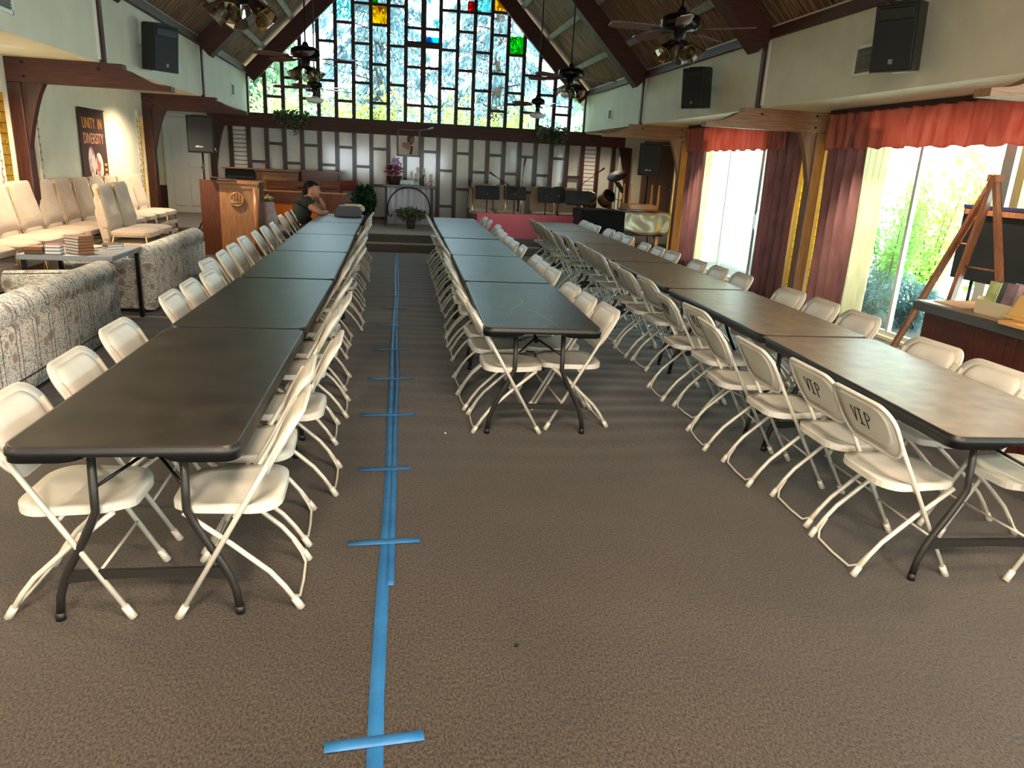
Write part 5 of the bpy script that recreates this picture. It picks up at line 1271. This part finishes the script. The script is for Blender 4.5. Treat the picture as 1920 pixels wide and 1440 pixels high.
# ---------------------------------------------------------------- outside
LF = {}
for nm, c1, c2 in (('needle_blue', (.33, .45, .49), (.52, .62, .63)), ('needle_green', (.36, .51, .40), (.56, .68, .50)), ('leaf_lime', (.62, .78, .36), (.80, .88, .50)), ('leaf_yellow', (.80, .74, .38), (.62, .72, .40)), ('leaf_shrub', (.42, .62, .28), (.62, .78, .40))):
    LF[nm] = translucent(nm, c1, c2, .45, .6, scale=3)
BARK = mat('bark', (.30, .24, .20), .9, col2=(.42, .35, .30), scale=20)
def conifer(x, y, h_, r_, m, lab, seed, n_=110, dens=150):
    t = thing('conifer_tree', lab, 'tree', (x, y, -.1), group='conifers outside the grid window'); r = random.Random(seed)
    b = MB(); b.tube([(0, 0, 0), (.1, 0, h_*.5), (0, 0, h_)], [.22, .14, .03], 10)
    vs = []; fs = []
    for i in range(n_):
        z = h_*(.12+.86*(i/n_)); a = i*2.4+r.uniform(-.3, .3); L_ = r_*(1-.75*z/h_)*r.uniform(.6, 1.1); d = V((math.cos(a), math.sin(a), 0))
        tip = d*L_+V((0, 0, z-.12*L_)); p0 = V((0, 0, z)); mid = d*L_*.5+V((0, 0, z+.10*L_)); b.tube([tuple(p0), tuple(mid), tuple(tip)], [.035, .02, .006], 5)
        for k in range(dens):
            q = r.random()**.7; c = p0.lerp(mid, q*2) if q < .5 else mid.lerp(tip, q*2-1)
            side_ = V((-d.y, d.x, 0))*r.gauss(0, .22*L_*(1.1-q)); c = c+side_+V((0, 0, -abs(r.gauss(0, .16))-.35*abs(side_.length)))
            u = (V((r.gauss(0, .4), r.gauss(0, .4), -1))+d*.6).normalized(); s_ = r.uniform(.10, .24); w = u.cross(V((r.gauss(0, 1), r.gauss(0, 1), .2))).normalized()*.04
            k0 = len(vs); vs += [c-w, c+w, c+u*s_+w*.3, c+u*s_-w*.3]; fs.append((k0, k0+1, k0+2, k0+3))
    b.build('trunk', BARK, t); leafobj('crown', vs, fs, m, t)
conifer(-4.2, 24.5, 9.5, 3.2, LF['needle_green'], 'green conifer outside at the left of the grid window', 31)
conifer(-.4, 26.5, 12, 3.6, LF['needle_blue'], 'tall bluish conifer outside behind the middle of the grid window', 32, 110)
conifer(3.4, 25.2, 12, 3.6, LF['needle_blue'], 'bluish drooping conifer outside just right of the cross', 33, 100)
conifer(7.6, 24.5, 9.5, 3.2, LF['needle_green'], 'green conifer outside at right end of the grid window', 34)
conifer(-9.5, 29, 11, 3.6, LF['needle_green'], 'farther green conifer outside beyond the left window edge', 35, 70)
def shrub(x, y, w, h_, m, lab, seed, n_=2600, ls=.12, z0=0, nm='shrub', asp=.55, stems=9, grp='shrubs outside'):
    t = thing(nm, lab, 'shrub', (x, y, z0), group=grp); r = random.Random(seed); b = MB(); vs = []; fs = []
    tips = []
    for i in range(stems):
        a = r.uniform(0, 6.28); q = r.uniform(.2, 1); p = V((w*q*.5*math.cos(a), w*q*.5*math.sin(a), h_*r.uniform(.6, 1))); tips.append(p); b.tube([(p.x*.1, p.y*.1, -.02), tuple(p*.5+V((0, 0, .05*h_))), tuple(p)], [.014, .009, .003], 5)
    for i in range(n_):
        p = r.choice(tips); q = r.uniform(.15, 1.02); c = p*q+V((r.gauss(0, .16*w*.5), r.gauss(0, .16*w*.5), r.gauss(0, .06*h_))); c.z = max(.02, c.z)
        u = V((r.gauss(0, 1), r.gauss(0, 1), r.gauss(0, 1))).normalized(); s_ = ls*r.uniform(.5, 1.2); wv = u.cross(V((r.gauss(0, 1), r.gauss(0, 1), r.gauss(0, 1)))).normalized()*s_*asp*.5
        k0 = len(vs); vs += [c-u*s_*.5, c+wv, c+u*s_*.5, c-wv]; fs.append((k0, k0+1, k0+2, k0+3))
    b.build('stems', BARK, t); leafobj('foliage', vs, fs, m, t); return t
for i, (x, w, m, lab) in enumerate(((-3.4, 3, 'leaf_lime', 'light green bush behind lower left of the grid window'), (-.6, 2.8, 'leaf_yellow', 'yellow green bush behind lower middle left of the grid window'), (1.6, 2.8, 'leaf_yellow', 'yellow leaved bush behind the foot of the cross outside'), (3.6, 2.8, 'leaf_lime', 'light green bush behind lower right of the grid window'), (5.8, 2.4, 'leaf_lime', 'light green bush outside at right edge of the grid window'))):
    shrub(x, 21.5, w, 3.4, LF[m], lab, 50+i, 5200, .13, nm='bush', grp='bushes outside the grid window')
b = MB(); b.box((7.4, 33, 2.6), (5.0, 3, 5.2)); t = b.build('neighbour_house', mat('pale_blue_siding', (.62, .72, .82), .8)); tag(t, 'pale blue building outside at the lower right of the grid window', 'building')
shr = [(6.9, 9.3, 1.3, 1.6, 'leaf_shrub', 'leafy green shrub outside the wide window beside the mullion', 4500, .07), (6.75, 10.1, 1.0, 1.35, 'leaf_shrub', 'thin stemmed shrub outside the wide window near the sheer curtain', 3000, .06), (7.9, 9.8, 1.3, 2.2, 'leaf_lime', 'taller lime green shrub outside the wide window', 2400, .11), (7.6, 8.0, 1.4, 2.1, 'leaf_lime', 'lime green climbing shrub outside behind the easel', 2200, .13), (6.45, 8.9, .9, .6, 'needle_blue', 'low bluish grassy clump at the foot of the wide window', 1600, .2), (6.35, 9.7, .8, .6, 'needle_green', 'low green grassy clump outside by curtain foot', 1200, .2), (6.4, 8.0, .9, .6, 'needle_blue', 'low bluish grassy clump outside behind the counter end', 1200, .2), (8.6, 11.6, .5, .9, 'needle_green', 'small rounded green shrub seen through the far bright window', 900, .09)]
for i, (x, y, w, h_, m, lab, n_, ls) in enumerate(shr): shrub(x, y, w, h_, LF[m], lab, 70+i, n_, ls, -.02, asp=.5 if ls < .18 else .12)
t = thing('flowering_plant', 'tall plant with pink and magenta flowers outside the wide window', 'plant', (9.2, 9.9, -.02)); leafobj('flowers', *leafmass(120, ball(0, 0, 1.52, .25, .35, .12), .06, 90, .8), mat('magenta_petals', (.85, .30, .60), .6), t); b = MB()
for i in range(7): b.tube([(0, 0, 0), (.02*i-.06, .1*i-.3, .9), (.03*i-.09, .09*i-.27, 1.5)], .008, 5)
b.build('stems', LEAFD, t)
b = MB(); b.box((6.5, 6.95, 1.2), (.12, .16, 2.5)); tag(b.build('timber_post', PINE), 'light timber post outside the wide window at the right edge', 'post')

b = MB(); b.box((-6.3, 5, 1.7), (.1, 19, 3.4)); struct(b.build('wall_light_blocker', mat('blocker_brown', (.42, .33, .24), .9)))  # unseen wall added outside to cut daylight reaching the left amber glass
# ---------------------------------------------------------------- light
w = bpy.data.worlds.new('sky'); sc.world = w; w.use_nodes = True; t_ = w.node_tree; bgn = t_.nodes['Background']
bgn.inputs[0].default_value = (.86, .94, 1.0, 1); bgn.inputs[1].default_value = WORLD
s = bpy.data.lights.new('sun', 'SUN'); s.energy = SUN; s.angle = .02; s.color = (1, .96, .88); so = bpy.data.objects.new('sun_light', s); C.objects.link(so)
so.rotation_euler = V((.22, -.28, -.93)).to_track_quat('-Z', 'Y').to_euler() if 0 else V((-.12, .34, -.93)).to_track_quat('-Z', 'Y').to_euler()
def portal(loc, rot, sx, sy):
    l = bpy.data.lights.new('portal', 'AREA'); l.shape = 'RECTANGLE'; l.size = sx; l.size_y = sy; l.cycles.is_portal = True
    o = bpy.data.objects.new('portal', l); C.objects.link(o); o.location = loc; o.rotation_euler = rot
for (a, c, za, zb) in WINR: portal((OR+.3, (a+c)/2, 1.1), (0, PI/2, 0), 2.3, c-a)
portal((RX, YB+.3, 4.6), (-PI/2, 0, 0), 7.8, 4.6)
for x0, x1 in ((-3.2, -.6), (.4, 3.0)): portal(((x0+x1)/2, YF-.3, 1.55), (PI/2, 0, 0), 2.6, 1.4)
# ---------------------------------------------------------------- camera
cam = bpy.data.cameras.new('camera'); co = bpy.data.objects.new('camera', cam); C.objects.link(co); sc.camera = co
f_, yaw, pit, rol, H_ = CAMP
F = V((math.sin(yaw)*math.cos(pit), math.cos(yaw)*math.cos(pit), -math.sin(pit))); R_ = V((math.cos(yaw), -math.sin(yaw), 0)); U = R_.cross(F)
R2 = R_*math.cos(rol)+U*math.sin(rol); U2 = -R_*math.sin(rol)+U*math.cos(rol)
co.matrix_world = Matrix(((R2.x, U2.x, -F.x, 0), (R2.y, U2.y, -F.y, 0), (R2.z, U2.z, -F.z, H_), (0, 0, 0, 1)))
cam.sensor_fit = 'HORIZONTAL'; cam.sensor_width = 36; cam.lens = f_*36/1920; cam.clip_start = .05; cam.clip_end = 200
sc.view_settings.view_transform = 'Standard'; sc.view_settings.look = 'None'; sc.view_settings.gamma = 1; sc.view_settings.use_curve_mapping = False
sc.view_settings.exposure = EXPO
sc.cycles.use_denoising = True; sc.cycles.max_bounces = 10; sc.cycles.diffuse_bounces = 6; sc.cycles.transparent_max_bounces = 16; sc.cycles.caustics_reflective = False; sc.cycles.caustics_refractive = False; sc.cycles.sample_clamp_indirect = 6
for x, y, z, e in ((-1.0, -1.6, 3.3, 85), (2.6, -1.6, 3.3, 75), (.8, .6, 4.2, 60)):  # unseen fill lamps added to warm the foreground
    l = bpy.data.lights.new('added_fill_lamp', 'AREA'); l.shape = 'DISK'; l.size = .9; l.energy = e; l.color = (1, .80, .58)
    o = bpy.data.objects.new('added_fill_lamp', l); C.objects.link(o); o.location = (x, y, z)
    b = MB(); b.lathe([(.0001, .05), (.30, .045), (.47, .0), (.49, .005), (.32, .07), (.0001, .08)], c=(x, y, z-.01), seg=32); b.tube([(x, y, z+.06), (x, y, ZW+min(x-XL, XR-x))], .012, 8)  # invented pendant shade and rod for each added fill lamp
    struct(b.build('trim_%d' % (90+int(x*10+y)), BRONZE))
for i, (x, y) in enumerate(((-3.4, 4.2), (5.0, 2.6), (-3.5, .9))):  # invented fixture discs for the added unseen soffit spots
    b = MB(); b.lathe([(.0001, -.002), (.075, -.002), (.105, -.006), (.11, 0), (.0001, .004)], c=(x, y, ZS), seg=28); struct(b.build('trim_%d' % (80+i), WHITE))
